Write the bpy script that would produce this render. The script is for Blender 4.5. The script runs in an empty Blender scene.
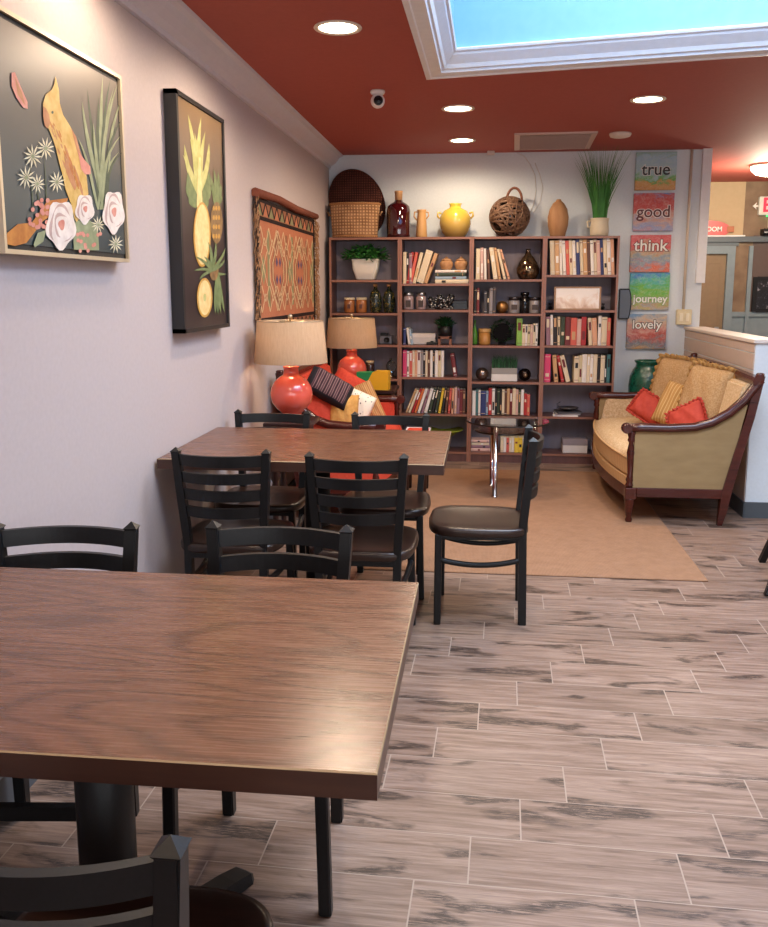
import bpy, bmesh, math, random
from mathutils import Vector, Matrix, Euler
random.seed(7)
PI=math.pi; sin=math.sin; cos=math.cos
SC=bpy.context.scene; C=SC.collection
# ---------------------------------------------------------------- camera
F,CY,PITCH,YAW,H=875.38,434.47,0.16509,-0.11021,1.421
FW=Vector((sin(YAW)*cos(PITCH),cos(YAW)*cos(PITCH),-sin(PITCH)))
RT=Vector((cos(YAW),-sin(YAW),0)); UP=RT.cross(FW)
cam=bpy.data.objects.new('camera',bpy.data.cameras.new('camera')); C.objects.link(cam)
m=Matrix((RT,UP,-FW)).transposed().to_4x4(); m.translation=Vector((0,0,H)); cam.matrix_world=m
cam.data.sensor_fit='HORIZONTAL'; cam.data.sensor_width=36; cam.data.lens=F/768*36
cam.data.shift_y=-(463.5-CY)/768; cam.data.clip_start=.02
SC.camera=cam
def _ray(u,v): return FW+RT*((u-384)/F)+UP*((CY-v)/F)
def atY(u,v,Y): d=_ray(u,v); return Vector((0,0,H))+d*(Y/d.y)
def atX(u,v,X): d=_ray(u,v); return Vector((0,0,H))+d*(X/d.x)
def atZ(u,v,Z): d=_ray(u,v); return Vector((0,0,H))+d*((Z-H)/d.z)
# ---------------------------------------------------------------- materials
def lin(c):
    if isinstance(c,str):
        c=c.lstrip('#'); c=[int(c[i:i+2],16)/255 for i in (0,2,4)]
    return tuple((x/12.92 if x<=.04045 else ((x+.055)/1.055)**2.4) for x in c)+(1,)
class NT:
    def __init__(s,name):
        s.m=bpy.data.materials.new(name); s.m.use_nodes=True; s.t=s.m.node_tree; s.t.nodes.clear()
        s.out=s.n('ShaderNodeOutputMaterial'); s.p=s.n('ShaderNodeBsdfPrincipled'); s.l(s.p.outputs[0],s.out.inputs[0])
    def n(s,t,**k):
        x=s.t.nodes.new(t)
        for a,b in k.items(): setattr(x,a,b)
        return x
    def l(s,a,b): s.t.links.new(a,b)
    def set(s,node,**k):
        for a,b in k.items():
            i=node.inputs[a.replace('_',' ')]
            if hasattr(b,'links') or isinstance(b,bpy.types.NodeSocket): s.l(b,i)
            else: i.default_value=b
        return node
    def co(s,kind='Object',scale=(1,1,1),rot=(0,0,0),loc=(0,0,0)):
        t=s.n('ShaderNodeTexCoord'); mp=s.n('ShaderNodeMapping')
        mp.inputs['Scale'].default_value=scale; mp.inputs['Rotation'].default_value=rot; mp.inputs['Location'].default_value=loc
        s.l(t.outputs[kind],mp.inputs[0]); return mp.outputs[0]
    def noise(s,vec,scale=5,detail=4,rough=.5,dist=0):
        x=s.n('ShaderNodeTexNoise'); s.l(vec,x.inputs['Vector'])
        x.inputs['Scale'].default_value=scale; x.inputs['Detail'].default_value=detail; x.inputs['Roughness'].default_value=rough; x.inputs['Distortion'].default_value=dist
        return x.outputs['Fac']
    def ramp(s,f,stops,interp='LINEAR'):
        r=s.n('ShaderNodeValToRGB'); s.l(f,r.inputs[0]); cr=r.color_ramp; cr.interpolation=interp
        while len(cr.elements)<len(stops): cr.elements.new(.5)
        for e,(p,c) in zip(cr.elements,stops): e.position=p; e.color=lin(c)
        return r.outputs[0]
    def math(s,op,a,b=None,c=None):
        x=s.n('ShaderNodeMath',operation=op)
        for i,v in enumerate((a,b,c)):
            if v is None: continue
            if isinstance(v,(int,float)): x.inputs[i].default_value=v
            else: s.l(v,x.inputs[i])
        return x.outputs[0]
    def mix(s,f,a,b,mode='MIX'):
        x=s.n('ShaderNodeMix',data_type='RGBA',blend_type=mode)
        for i,v in ((0,f),(6,a),(7,b)):
            if isinstance(v,(int,float)): x.inputs[i].default_value=v
            elif isinstance(v,(str,tuple)): x.inputs[i].default_value=lin(v) if isinstance(v,str) else v
            else: s.l(v,x.inputs[i])
        return x.outputs[2]
    def col(s,v,rough=.5,metal=0,spec=.5):
        if isinstance(v,(str,tuple)): s.p.inputs['Base Color'].default_value=lin(v)
        else: s.l(v,s.p.inputs['Base Color'])
        if isinstance(rough,(int,float)): s.p.inputs['Roughness'].default_value=rough
        else: s.l(rough,s.p.inputs['Roughness'])
        s.p.inputs['Metallic'].default_value=metal; s.p.inputs['Specular IOR Level'].default_value=spec
        return s
    def bump(s,h,strength=.2,dist=.01):
        b=s.n('ShaderNodeBump'); b.inputs['Strength'].default_value=strength; b.inputs['Distance'].default_value=dist
        s.l(h,b.inputs['Height']); s.l(b.outputs[0],s.p.inputs['Normal']); return s
_mc={}
def M(name,c='#888888',rough=.5,metal=0,spec=.5,var=.06,scale=30):
    """plain procedural paint: the colour with a faint noise variation"""
    if name in _mc: return _mc[name]
    t=NT(name); v=t.noise(t.co(),scale,3)
    a=lin(c); lo=tuple(x*(1-var) for x in a[:3])+(1,); hi=tuple(min(1,x*(1+var)) for x in a[:3])+(1,)
    t.col(t.mix(v,lo,hi),rough,metal,spec); _mc[name]=t.m; return t.m
def emis(name,c,s):
    t=NT(name); t.col(c,.5); t.p.inputs['Emission Color'].default_value=lin(c); t.p.inputs['Emission Strength'].default_value=s; _mc[name]=t.m; return t.m
def bumpy(name,c1,c2,scale,rough=.8,strength=.3,stretch=(1,1,1),spec=.3,detail=4,dist=.005):
    t=NT(name); v=t.noise(t.co(scale=stretch),scale,detail); t.col(t.ramp(v,[(.3,c1),(.7,c2)]),rough,0,spec); t.bump(v,strength,dist); _mc[name]=t.m; return t.m
def weave(name,c1,c2,sc=120,rough=.85,strength=.5,axes=('X','Z')):
    t=NT(name); v=t.co()
    ws=[]
    for a in axes:
        w=t.n('ShaderNodeTexWave',bands_direction=a); t.l(v,w.inputs[0]); w.inputs['Scale'].default_value=sc; w.inputs['Distortion'].default_value=1.2; w.inputs['Detail'].default_value=1; ws.append(w.outputs['Fac'])
    f=t.math('MULTIPLY',ws[0],ws[1]); n=t.noise(v,12,3); f=t.math('ADD',t.math('MULTIPLY',f,.6),t.math('MULTIPLY',n,.5))
    t.col(t.ramp(f,[(.1,c1),(.75,c2)]),rough,0,.2); t.bump(f,strength,.004); _mc[name]=t.m; return t.m
def wood(name,c1,c2,c3,scale=1.0,rough=.35,along='X',strength=.05,spec=.5):
    t=NT(name)
    st={'X':(1.2,14,14),'Y':(14,1.2,14),'Z':(14,14,1.2)}[along]
    v=t.co(scale=tuple(a*scale for a in st))
    n1=t.noise(v,1.6,6,.6,.6); n2=t.noise(v,6,5,.6)
    f=t.math('ADD',t.math('MULTIPLY',n1,.65),t.math('MULTIPLY',n2,.35))
    t.col(t.ramp(f,[(.3,c1),(.5,c2),(.72,c3)]),rough,0,spec); t.bump(n2,strength,.002); _mc[name]=t.m; return t.m
# table top: brown stained plank top, cathedral grain
def table_mat():
    t=NT('stained_table_wood'); v=t.co(scale=(1,1,1))
    n0=t.noise(t.co(scale=(.8,3.4,1)),1.25,2,.4,.25)
    rings=t.math('SINE',t.math('MULTIPLY',n0,95))
    rings=t.math('POWER',t.math('ADD',t.math('MULTIPLY',rings,.5),.5),3.0)
    fine=t.noise(t.co(scale=(2.2,70,8)),3,6,.65)
    blot=t.noise(t.co(scale=(1,2.5,1)),2.2,3)
    base=t.ramp(fine,[(.3,'#4a2c1e'),(.52,'#68412e'),(.75,'#7f5842')])
    c=t.mix(t.math('MULTIPLY',rings,.6),base,'#371f16')
    c=t.mix(t.math('MULTIPLY',blot,.35),c,'#684029')
    t.col(c,t.math('ADD',t.math('MULTIPLY',fine,.16),.19),0,.55); t.bump(fine,.08,.001); return t.m
def floor_mat():
    t=NT('wood_look_floor_tile'); v=t.co(rot=(0,0,math.radians(1.5)))
    s=t.n('ShaderNodeSeparateXYZ'); t.l(v,s.inputs[0]); x,y=s.outputs[0],s.outputs[1]
    W,L=.1895,.522
    yy=t.math('DIVIDE',t.math('SUBTRACT',y,2.297),W); row=t.math('FLOOR',yy); fy=t.math('FRACT',yy)
    xx=t.math('DIVIDE',t.math('SUBTRACT',t.math('SUBTRACT',x,.2),t.math('MULTIPLY',row,.1305)),L); colm=t.math('FLOOR',xx); fx=t.math('FRACT',xx)
    cmb=t.n('ShaderNodeCombineXYZ'); t.l(row,cmb.inputs[0]); t.l(colm,cmb.inputs[1])
    wn=t.n('ShaderNodeTexWhiteNoise',noise_dimensions='2D'); t.l(cmb.outputs[0],wn.inputs['Vector'])
    off=t.n('ShaderNodeVectorMath',operation='SCALE'); t.l(wn.outputs['Color'],off.inputs[0]); off.inputs['Scale'].default_value=37
    add=t.n('ShaderNodeVectorMath',operation='ADD'); t.l(v,add.inputs[0]); t.l(off.outputs[0],add.inputs[1])
    def mp(sc):
        mm=t.n('ShaderNodeMapping'); mm.inputs['Scale'].default_value=sc; t.l(add.outputs[0],mm.inputs[0]); return mm.outputs[0]
    g=t.noise(mp((1.6,26,1)),2.2,7,.68,.4); g2=t.noise(mp((4,130,1)),3,5,.7); k=t.noise(mp((2.4,8,1)),1.3,4,.5,.8); k2=t.noise(mp((5,75,1)),3,6,.75,1.2)
    base=t.ramp(g,[(.27,'#574437'),(.42,'#83695a'),(.58,'#9f8576'),(.8,'#b39a89')])
    base=t.mix(t.math('MULTIPLY',t.ramp(g2,[(.35,(0,0,0)),(.7,(1,1,1))]),.5),base,'#655043')
    knot=t.ramp(k,[(.54,(0,0,0)),(.63,(1,1,1))]); knot=t.math('MULTIPLY',knot,t.ramp(k2,[(.42,(.15,.15,.15)),(.50,(1,1,1))]))
    c=t.mix(t.math('MULTIPLY',knot,.95),base,'#32251f')
    t1=t.n('ShaderNodeMix',data_type='RGBA',blend_type='MULTIPLY'); t1.inputs[0].default_value=.5
    t.l(c,t1.inputs[6]); t.l(t.ramp(wn.outputs['Value'],[(0,'#c4bdb8'),(1,'#ffffff')]),t1.inputs[7]); c=t1.outputs[2]
    gy=t.math('LESS_THAN',fy,.015); gx=t.math('LESS_THAN',fx,.0075); gr=t.math('MAXIMUM',gy,gx)
    c=t.mix(gr,c,'#9f8c7e')
    hgt=t.math('SUBTRACT',t.math('ADD',g,t.math('MULTIPLY',g2,.5)),t.math('MULTIPLY',gr,1.5))
    t.col(c,t.math('ADD',t.math('MULTIPLY',g2,.25),.3),0,.42); t.bump(hgt,.25,.002); return t.m
def stripes(name,cols,axis='X',scale=20,rough=.85,noise=.3):
    t=NT(name); v=t.co(); w=t.n('ShaderNodeTexWave',bands_direction=axis); t.l(v,w.inputs[0]); w.inputs['Scale'].default_value=scale; w.inputs['Distortion'].default_value=.3
    n=t.noise(v,60,3); c=t.ramp(w.outputs['Fac'],cols); c=t.mix(t.math('MULTIPLY',n,noise),c,cols[0][1]); t.col(c,rough,0,.2); t.bump(n,.3,.003); _mc[name]=t.m; return t.m
def damask(name,c1,c2,c3,sc=18,rough=.8):
    t=NT(name); v=t.co(); vo=t.n('ShaderNodeTexVoronoi',feature='SMOOTH_F1'); t.l(v,vo.inputs['Vector']); vo.inputs['Scale'].default_value=sc
    n=t.noise(v,sc*2.2,3,.6,1.5); f=t.math('ADD',t.math('MULTIPLY',vo.outputs['Distance'],.5),t.math('MULTIPLY',n,.6))
    t.col(t.ramp(f,[(.3,c1),(.5,c2),(.62,c3)]),rough,0,.25); t.bump(n,.3,.003); _mc[name]=t.m; return t.m
# ---------------------------------------------------------------- mesh helpers
def BM(): return bmesh.new()
def box(bm,c,s,rot=None,mi=0,bev=0,bseg=1):
    r=bmesh.ops.create_cube(bm,size=1); vs=r['verts']
    for v in vs: v.co=Vector((v.co.x*s[0],v.co.y*s[1],v.co.z*s[2]))
    fs=set(f for v in vs for f in v.link_faces)
    if bev:
        es=list(set(e for v in vs for e in v.link_edges))
        rr=bmesh.ops.bevel(bm,geom=es,offset=bev,segments=bseg,affect='EDGES',profile=.5)
        vs=list(set(v for f in rr['faces'] for v in f.verts)|set(v for v in vs if v.is_valid)); fs=set(f for v in vs for f in v.link_faces)
    for f in fs: f.material_index=mi
    if rot is not None:
        R=Euler(rot).to_matrix() if not isinstance(rot,Matrix) else rot
        for v in vs: v.co=R@v.co
    for v in vs: v.co+=Vector(c)
    return vs
def rbox(bm,lo,hi,mi=0,bev=0,bseg=1):
    lo=Vector(lo);hi=Vector(hi); return box(bm,(lo+hi)/2,hi-lo,None,mi,bev,bseg)
def bar(bm,p,q,w,d,mi=0,bev=0,ref=(1,0,0)):
    """rectangular bar from p to q; w measured along ref, d across"""
    p=Vector(p);q=Vector(q);z=(q-p).normalized();x=Vector(ref);x=(x-z*x.dot(z)).normalized();y=z.cross(x)
    return box(bm,(p+q)/2,(w,d,(q-p).length),Matrix((x,y,z)).transposed(),mi,bev)
def lathe(bm,prof,c=(0,0,0),seg=24,mi=0,cap=True,sx=1,sy=1,smooth=True,rot=None):
    rings=[];c=Vector(c)
    R=Euler(rot).to_matrix() if rot is not None else None
    def P(x,y,z):
        v=Vector((x,y,z))
        if R is not None: v=R@v
        return bm.verts.new(v+c)
    for r,z in prof:
        rings.append([P(r*sx*cos(2*PI*i/seg),r*sy*sin(2*PI*i/seg),z) for i in range(seg)] if r>1e-5 else [P(0,0,z)])
    for a,b in zip(rings,rings[1:]):
        for i in range(seg):
            j=(i+1)%seg
            if len(a)==1 and len(b)==1: continue
            if len(a)==1: f=bm.faces.new((a[0],b[j],b[i]))
            elif len(b)==1: f=bm.faces.new((a[i],a[j],b[0]))
            else: f=bm.faces.new((a[i],a[j],b[j],b[i]))
            f.material_index=mi; f.smooth=smooth
    if cap:
        for r_,fl in ((rings[0],True),(rings[-1],False)):
            if len(r_)>2:
                f=bm.faces.new(r_[::-1] if fl else r_); f.material_index=mi
    return rings
def tube(bm,pts,r,seg=8,mi=0,closed=False,flat=None):
    """round tube through pts; r number or list; flat=(a,b) makes an elliptical section"""
    pts=[Vector(p) for p in pts]; n=len(pts); rr=r if isinstance(r,(list,tuple)) else [r]*n
    rings=[];ref=None
    for i,p in enumerate(pts):
        if closed: t=(pts[(i+1)%n]-pts[i-1]).normalized()
        else: t=(pts[min(i+1,n-1)]-pts[max(i-1,0)]).normalized()
        if ref is None: ref=Vector((0,0,1)) if abs(t.z)<.9 else Vector((1,0,0))
        a=(ref-t*ref.dot(t)).normalized(); ref=a; b=t.cross(a)
        fa,fb=flat if flat else (1,1)
        rings.append([bm.verts.new(p+(a*cos(2*PI*k/seg)*fa+b*sin(2*PI*k/seg)*fb)*rr[i]) for k in range(seg)])
    prs=list(zip(rings,rings[1:]))+([(rings[-1],rings[0])] if closed else [])
    for A,B in prs:
        for k in range(seg):
            f=bm.faces.new((A[k],A[(k+1)%seg],B[(k+1)%seg],B[k])); f.smooth=True; f.material_index=mi
    if not closed:
        for R_,fl in ((rings[0],1),(rings[-1],0)):
            f=bm.faces.new(R_[::-1] if fl else R_); f.material_index=mi
def prism(bm,pts,vec,mi=0):
    """closed polygon pts (3D) pushed along vec"""
    vec=Vector(vec); a=[bm.verts.new(Vector(p)) for p in pts]; b=[bm.verts.new(Vector(p)+vec) for p in pts]; n=len(a); fs=[]
    fs.append(bm.faces.new(a[::-1])); fs.append(bm.faces.new(b))
    for i in range(n): fs.append(bm.faces.new((a[i],a[(i+1)%n],b[(i+1)%n],b[i])))
    for f in fs: f.material_index=mi
    return fs
def sweep(bm,path,prof,mi=0,smooth=False,updir=(0,0,1)):
    """open path of points, closed 2D profile (a along side, b along up)"""
    path=[Vector(p) for p in path]; U=Vector(updir); rings=[]
    for i,p in enumerate(path):
        t=(path[min(i+1,len(path)-1)]-path[max(i-1,0)]).normalized(); s=t.cross(U).normalized(); u=s.cross(t)
        rings.append([bm.verts.new(p+s*a+u*b) for a,b in prof])
    n=len(prof)
    for A,B in zip(rings,rings[1:]):
        for k in range(n):
            f=bm.faces.new((A[k],A[(k+1)%n],B[(k+1)%n],B[k])); f.material_index=mi; f.smooth=smooth
    for R_,fl in ((rings[0],1),(rings[-1],0)):
        f=bm.faces.new(R_[::-1] if fl else R_); f.material_index=mi
def link(name,bm,mats,parent=None,loc=None,rot=None,smooth=False,sub=0,label=None,autos=True):
    bmesh.ops.recalc_face_normals(bm,faces=bm.faces)
    me=bpy.data.meshes.new(name); bm.to_mesh(me); bm.free()
    for x in (mats if isinstance(mats,(list,tuple)) else [mats]): me.materials.append(x)
    if smooth:
        for p in me.polygons: p.use_smooth=True
    o=bpy.data.objects.new(name,me); C.objects.link(o)
    if parent: o.parent=parent
    if loc is not None: o.location=loc
    if rot is not None: o.rotation_euler=rot
    if sub:
        s=o.modifiers.new('smooth','SUBSURF'); s.levels=sub; s.render_levels=sub
    if label: o['label']=label
    return o
def tag(o,label,cat,group=None,kind=None):
    if label: o['label']=label
    if cat: o['category']=cat
    if group: o['group']=group
    if kind: o['kind']=kind
    return o
def thing(name,label,cat,loc=(0,0,0),rz=0,group=None):
    o=bpy.data.objects.new(name,None); C.objects.link(o); o.location=loc; o.rotation_euler=(0,0,rz); o.empty_display_size=.05
    return tag(o,label,cat,group)
def struct(name,bm,mats,parent=None,**k):
    o=link(name,bm,mats,parent,**k)
    if not parent: o['kind']='structure'
    return o
def dup(root,loc,rz=0,label=None,group=None):
    r=root.copy(); C.objects.link(r); r.location=loc; r.rotation_euler=(0,0,rz)
    if label: r['label']=label
    if group: r['group']=group
    for ch in list(root.children):
        c=ch.copy(); C.objects.link(c); c.parent=r
        for g in ch.children:
            d=g.copy(); C.objects.link(d); d.parent=c
    return r
def textmesh(s,size,depth,mat,name='lettering',shear=0,bold=0):
    cu=bpy.data.curves.new('t','FONT'); cu.body=s; cu.size=size; cu.extrude=depth; cu.align_x='CENTER'; cu.align_y='CENTER'; cu.shear=shear; cu.offset=bold
    to=bpy.data.objects.new('t',cu); C.objects.link(to); dg=bpy.context.evaluated_depsgraph_get(); dg.update()
    me=bpy.data.meshes.new_from_object(to.evaluated_get(dg)); bpy.data.objects.remove(to); me.name=name; me.materials.clear(); me.materials.append(mat)
    o=bpy.data.objects.new(name,me); C.objects.link(o); return o
# ---------------------------------------------------------------- common materials
XL=-1.285; YB=7.45; ZC=2.511; YS=7.169; XR=4.6; YF=9.7; YN=-3.2
wl=bumpy('lavender_grey_wall_paint','#bbafae','#c0b4b3',60,.6,.04)
wb=bumpy('pale_blue_white_wall_paint','#d3dbe0','#d8e0e5',60,.6,.04)
red=bumpy('terracotta_ceiling_paint','#a14e43','#a65247',40,.7,.03)
white=bumpy('white_trim_paint','#e3e4e6','#e9eaec',30,.45,.02)
mblack=bumpy('black_powder_coated_metal','#0d0e10','#131417',200,.42,.03,spec=.35)
seatw=wood('dark_seat_wood','#20140f','#2c1c16','#39251d',1.5,.3)
tabw=table_mat(); edgew=wood('worn_table_edge_wood','#38211a','#422920','#4a3025',1,.35)
goldedge=M('worn_pale_edge','#a08868',.3,0,.6)
shelfw=wood('mauve_brown_laminate','#4d302a','#5d3c38','#69463f',.8,.4,'Z')
shelfedge=M('worn_rosewood_edge','#8a5d4c',.35)
shelfback=bumpy('grey_mauve_back_panel','#85797f','#8e8288',9,.55,.02,stretch=(4,1,.3))
mahog=wood('mahogany_wood','#2c0f0c','#451a14','#57241a',1.2,.25,'X')
# ---------------------------------------------------------------- setting
bm=BM(); 
vs=[bm.verts.new(p) for p in ((XL-.1,YN,0),(XR,YN,0),(XR,YF+.1,0),(XL-.1,YF+.1,0))]; bm.faces.new(vs)
vs2=[bm.verts.new((v.co.x,v.co.y,-.1)) for v in vs]; bm.faces.new(vs2[::-1])
for i in range(4): bm.faces.new((vs[i],vs[(i+1)%4],vs2[(i+1)%4],vs2[i]))
struct('floor',bm,floor_mat())
# ceiling with the skylight well cut out
A_,B_,C_,D_=(-.30,4.81),(2.6,4.275),(2.6,1.5),(-.335,1.5)
outer=[(XL-.1,YF+.1),(XR,YF+.1),(XR,YN),(XL-.1,YN)]
inner=[A_,B_,C_,D_]
bm=BM()
for z,fl in ((ZC,0),(ZC+.08,1)):
    o=[bm.verts.new((x,y,z)) for x,y in outer]; i=[bm.verts.new((x,y,z)) for x,y in inner]
    for k in range(4):
        bm.faces.new((o[k],o[(k+1)%4],i[(k+1)%4],i[k]))
bm.verts.ensure_lookup_table()
bmesh.ops.recalc_face_normals(bm,faces=bm.faces)
struct('ceiling',bm,red)
# skylight well and moulding
def loop_sweep(bm,pts,prof,mi=0):
    """closed mitred sweep around polygon pts (xy); prof = (inward offset, z)"""
    n=len(pts); P=[Vector(p) for p in pts]; cen=sum(P,Vector((0,0)))/n; rings=[]
    for i in range(n):
        e1=(P[i]-P[i-1]).normalized(); e2=(P[(i+1)%n]-P[i]).normalized()
        n1=Vector((-e1.y,e1.x)); n2=Vector((-e2.y,e2.x))
        if n1.dot(cen-P[i])<0: n1=-n1
        if n2.dot(cen-P[i])<0: n2=-n2
        k=(n1+n2)/(1+n1.dot(n2)); rings.append([bm.verts.new((P[i].x+k.x*a,P[i].y+k.y*a,z)) for a,z in prof])
    for i in range(n):
        A,B=rings[i],rings[(i+1)%n]
        for k in range(len(prof)-1):
            f=bm.faces.new((A[k],A[k+1],B[k+1],B[k])); f.material_index=mi
bm=BM()
prof=[(-.01,ZC),(-.01,ZC-.012),(.015,ZC-.014),(.02,ZC-.008),(.075,ZC-.004),(.08,ZC+.008),(.09,ZC+.012),(.10,ZC+.03),(.125,ZC+.055),(.135,ZC+.065),(.14,ZC+.075),(.15,ZC+.08),(.155,ZC+.09),(.13,ZC+.10),(-.01,ZC+.10),(-.01,ZC)]
loop_sweep(bm,inner,prof); struct('trim_1',bm,white)
bm=BM(); loop_sweep(bm,inner,[(.135,ZC+.085),(.135,ZC+1.5),(.10,ZC+1.5),(.06,ZC+.085),(.135,ZC+.085)])
struct('wall_skylight',bm,bumpy('sky_blue_well_paint','#6f9cc2','#749fc5',20,.7,.02))
# left wall, crown
bm=BM(); rbox(bm,(XL-.1,YN,0),(XL,YB,ZC)); struct('wall_left',bm,wl)
bm=BM(); sweep(bm,[(XL,YN,ZC),(XL,YB,ZC)],[(0,0),(0,-.105),(.018,-.105),(.022,-.085),(.05,-.07),(.075,-.045),(.09,-.02),(.115,-.014),(.12,0)])
struct('trim_2',bm,M('crown_paint','#cfccd4',.5))
bm=BM(); rbox(bm,(XL,YN,0),(XL+.014,YB,.11)); struct('baseboard_left',bm,M('grey_vinyl_base','#55585d',.5))
# back wall
XE=1.77
bm=BM(); rbox(bm,(XL-.1,YB,0),(XE,YB+.12,ZC)); struct('wall_back',bm,wb)
bm=BM(); rbox(bm,(1.715,YB-.04,1.466),(XE+.015,YB+.02,ZC)); struct('trim_3',bm,white)
bm=BM(); rbox(bm,(XE,YB+.12,0),(XE+.02,YF,ZC)) if 0 else rbox(bm,(XE-.12,YB+.12,0),(XE,YF,ZC)); struct('wall_passage',bm,wb)
# pony wall with cap
bm=BM()
PX=1.665
rbox(bm,(PX,5.57,0),(PX+.14,YB,1.09),0); 
beige=bumpy('beige_panel_paint','#b9a79c','#beaca1',30,.55,.02)
for z,hh in ((1.035,.05),(.93,.095),(.835,.085)): rbox(bm,(PX-.006,5.58,z),(PX,YB,z+hh),1)
rbox(bm,(PX-.005,5.58,.1),(PX,YB,.83),1)
rbox(bm,(PX-.015,5.555,1.09),(PX+.155,YB,1.115),2,.004)
struct('wall_half',bm,[wb,beige,M('cap_paint','#d4cbc4',.45)])
bm=BM(); rbox(bm,(PX-.012,5.558,0),(PX+.152,5.57,.1)); rbox(bm,(PX-.012,5.558,0),(PX,YB,.1)); struct('baseboard_half',bm,M('dark_grey_base','#4c5257',.5))
# rear (street side) wall behind the camera, with big windows; right wall
bm=BM(); rbox(bm,(XL-.1,YN-.1,0),(XR,YN,.5)); rbox(bm,(XL-.1,YN-.1,2.3),(XR,YN,ZC)); rbox(bm,(XL-.1,YN-.1,.5),(XL+.3,YN,2.3)); rbox(bm,(XR-.3,YN-.1,.5),(XR,YN,2.3)); rbox(bm,(1.55,YN-.1,.5),(1.75,YN,2.3))
struct('wall_front',bm,wl)
bm=BM(); rbox(bm,(XR,YN,0),(XR+.1,YF+.1,ZC)); struct('wall_right',bm,wb)
gl=NT('window_glass'); gl.t.nodes.remove(gl.p); g_=gl.n('ShaderNodeBsdfTransparent'); gg=gl.n('ShaderNodeBsdfGlossy'); gg.inputs['Roughness'].default_value=.02; mx=gl.n('ShaderNodeMixShader'); mx.inputs[0].default_value=.06
gl.l(g_.outputs[0],mx.inputs[1]); gl.l(gg.outputs[0],mx.inputs[2]); gl.l(mx.outputs[0],gl.out.inputs[0])
for i,(a,b) in enumerate(((XL+.3,1.55),(1.75,XR-.3))):
    t=bpy.data.objects.new('window_%d'%(i+1),None); C.objects.link(t); t['kind']='structure'; t.location=((a+b)/2,YN-.05,1.4)
    bm=BM(); w=(b-a)/2
    for sx_ in (-1,1): box(bm,(sx_*(w-.03),0,0),(.06,.08,1.8))
    for sz_ in (-1,1): box(bm,(0,0,sz_*.87),(2*w-.12,.08,.06))
    link('window_frame',bm,white,t)
    bm=BM(); box(bm,(0,0,0),(2*w-.12,.006,1.68)); link('window_pane',bm,gl.m,t)
# far room wall beyond the half wall
bm=BM()
rbox(bm,(XE,YF,1.97),(2.69,YF+.1,ZC),0); rbox(bm,(2.69,YF,1.97),(XR,YF+.1,ZC),1)
rbox(bm,(XE,YF,0),(1.95,YF+.1,1.97),0); rbox(bm,(1.95,YF+.03,0),(2.615,YF+.1,1.97),2)
rbox(bm,(2.615,YF,1.18),(2.80,YF+.1,1.97),1); rbox(bm,(2.80,YF,1.18),(XR,YF+.1,1.97),3)
rbox(bm,(2.615,YF,0),(XR,YF+.1,1.18),2)
stone=bumpy('brown_stone_tile','#75604e','#8f7a64',7,.7,.4)
beigeup=bumpy('beige_upper_wall_paint','#bba583','#c0aa88',20,.7,.02)
slate=bumpy('grey_blue_paint','#7b8a92','#83929a',14,.5,.02)
struct('wall_far',bm,[beigeup,stone,slate,M('dark_taupe_paint','#5d4d49',.6)])
bm=BM(); rbox(bm,(XE,YF-.05,1.90),(XR,YF,1.955)); rbox(bm,(XE,YF-.03,1.86),(2.65,YF,1.90)); rbox(bm,(XE,YF-.06,1.955),(2.7,YF,1.968),1); struct('trim_4',bm,[M('dark_grey_trim','#5a646b',.5),white])
bm=BM(); rbox(bm,(2.60,YF-.02,1.13),(XR,YF,1.18)); rbox(bm,(2.76,YF-.03,0),(2.80,YF,1.86)); struct('trim_5',bm,slate)
t=bpy.data.objects.new('door_1',None); C.objects.link(t); t['kind']='structure'; t.location=(2.28,YF,0)
bm=BM(); 
for s in (-1,1): rbox(bm,(s*.30-.04,-.04,0),(s*.30+.04,.02,1.86))
rbox(bm,(-.26,-.04,1.78),(.26,.02,1.86)); link('door_frame',bm,slate,t)
bm=BM(); rbox(bm,(-.26,.0,.9),(.26,.03,1.78)); rbox(bm,(-.26,0,.02),(.26,.03,.9)); rbox(bm,(-.2,-.006,1.0),(.2,0,1.68),0,.002); link('door_panel',bm,bumpy('tan_door_panel','#87725a','#8d785f',20,.6,.02),t)
bm=BM(); rbox(bm,(.18,-.03,.98),(.22,0,1.02)); tube(bm,[(.2,-.04,1.0),(.12,-.045,1.0)],.008); link('door_handle',bm,M('brushed_steel','#aaaaaa',.3,1),t)
# ---------------------------------------------------------------- camera-side helpers for furniture
# dining chair: ladder back metal chair, faces +Y
def seat_bm():
    bm=BM(); n=48; pts=[]
    for i in range(n):
        a=2*PI*i/n; c_,s_=cos(a),sin(a); k=5.5
        x=abs(c_)**(2/k)*(1 if c_>0 else -1); y=abs(s_)**(2/k)*(1 if s_>0 else -1)
        wd=.205 if y>0 else .205-.045*(-y); wd=.203-.012*(1-y)/2+.018*(1-y*y)
        pts.append((x*wd,y*.205+.005+(.02*(1-x*x) if y>0 else 0)))
    lev=[(.90,.392),(.98,.395),(1,.403),(1,.419),(.985,.428),(.93,.431),(.80,.427),(.5,.421)]
    rings=[[bm.verts.new((x*s,y*s,z)) for x,y in pts] for s,z in lev]
    for A,B in zip(rings,rings[1:]):
        for i in range(n):
            f=bm.faces.new((A[i],A[(i+1)%n],B[(i+1)%n],B[i])); f.smooth=True
    bm.faces.new(rings[0][::-1]); 
    c=bm.verts.new((0,0,.419))
    for i in range(n): f=bm.faces.new((rings[-1][i],rings[-1][(i+1)%n],c)); f.smooth=True
    return bm
def bx_(z): return .150+.028*max(0,(z-.40)/.4)          # half spacing of the rear posts
def by_(z): return -.172-.008*max(0,1-z/.42) if z<.42 else -.172-.033*(z-.42)/.38
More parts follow.
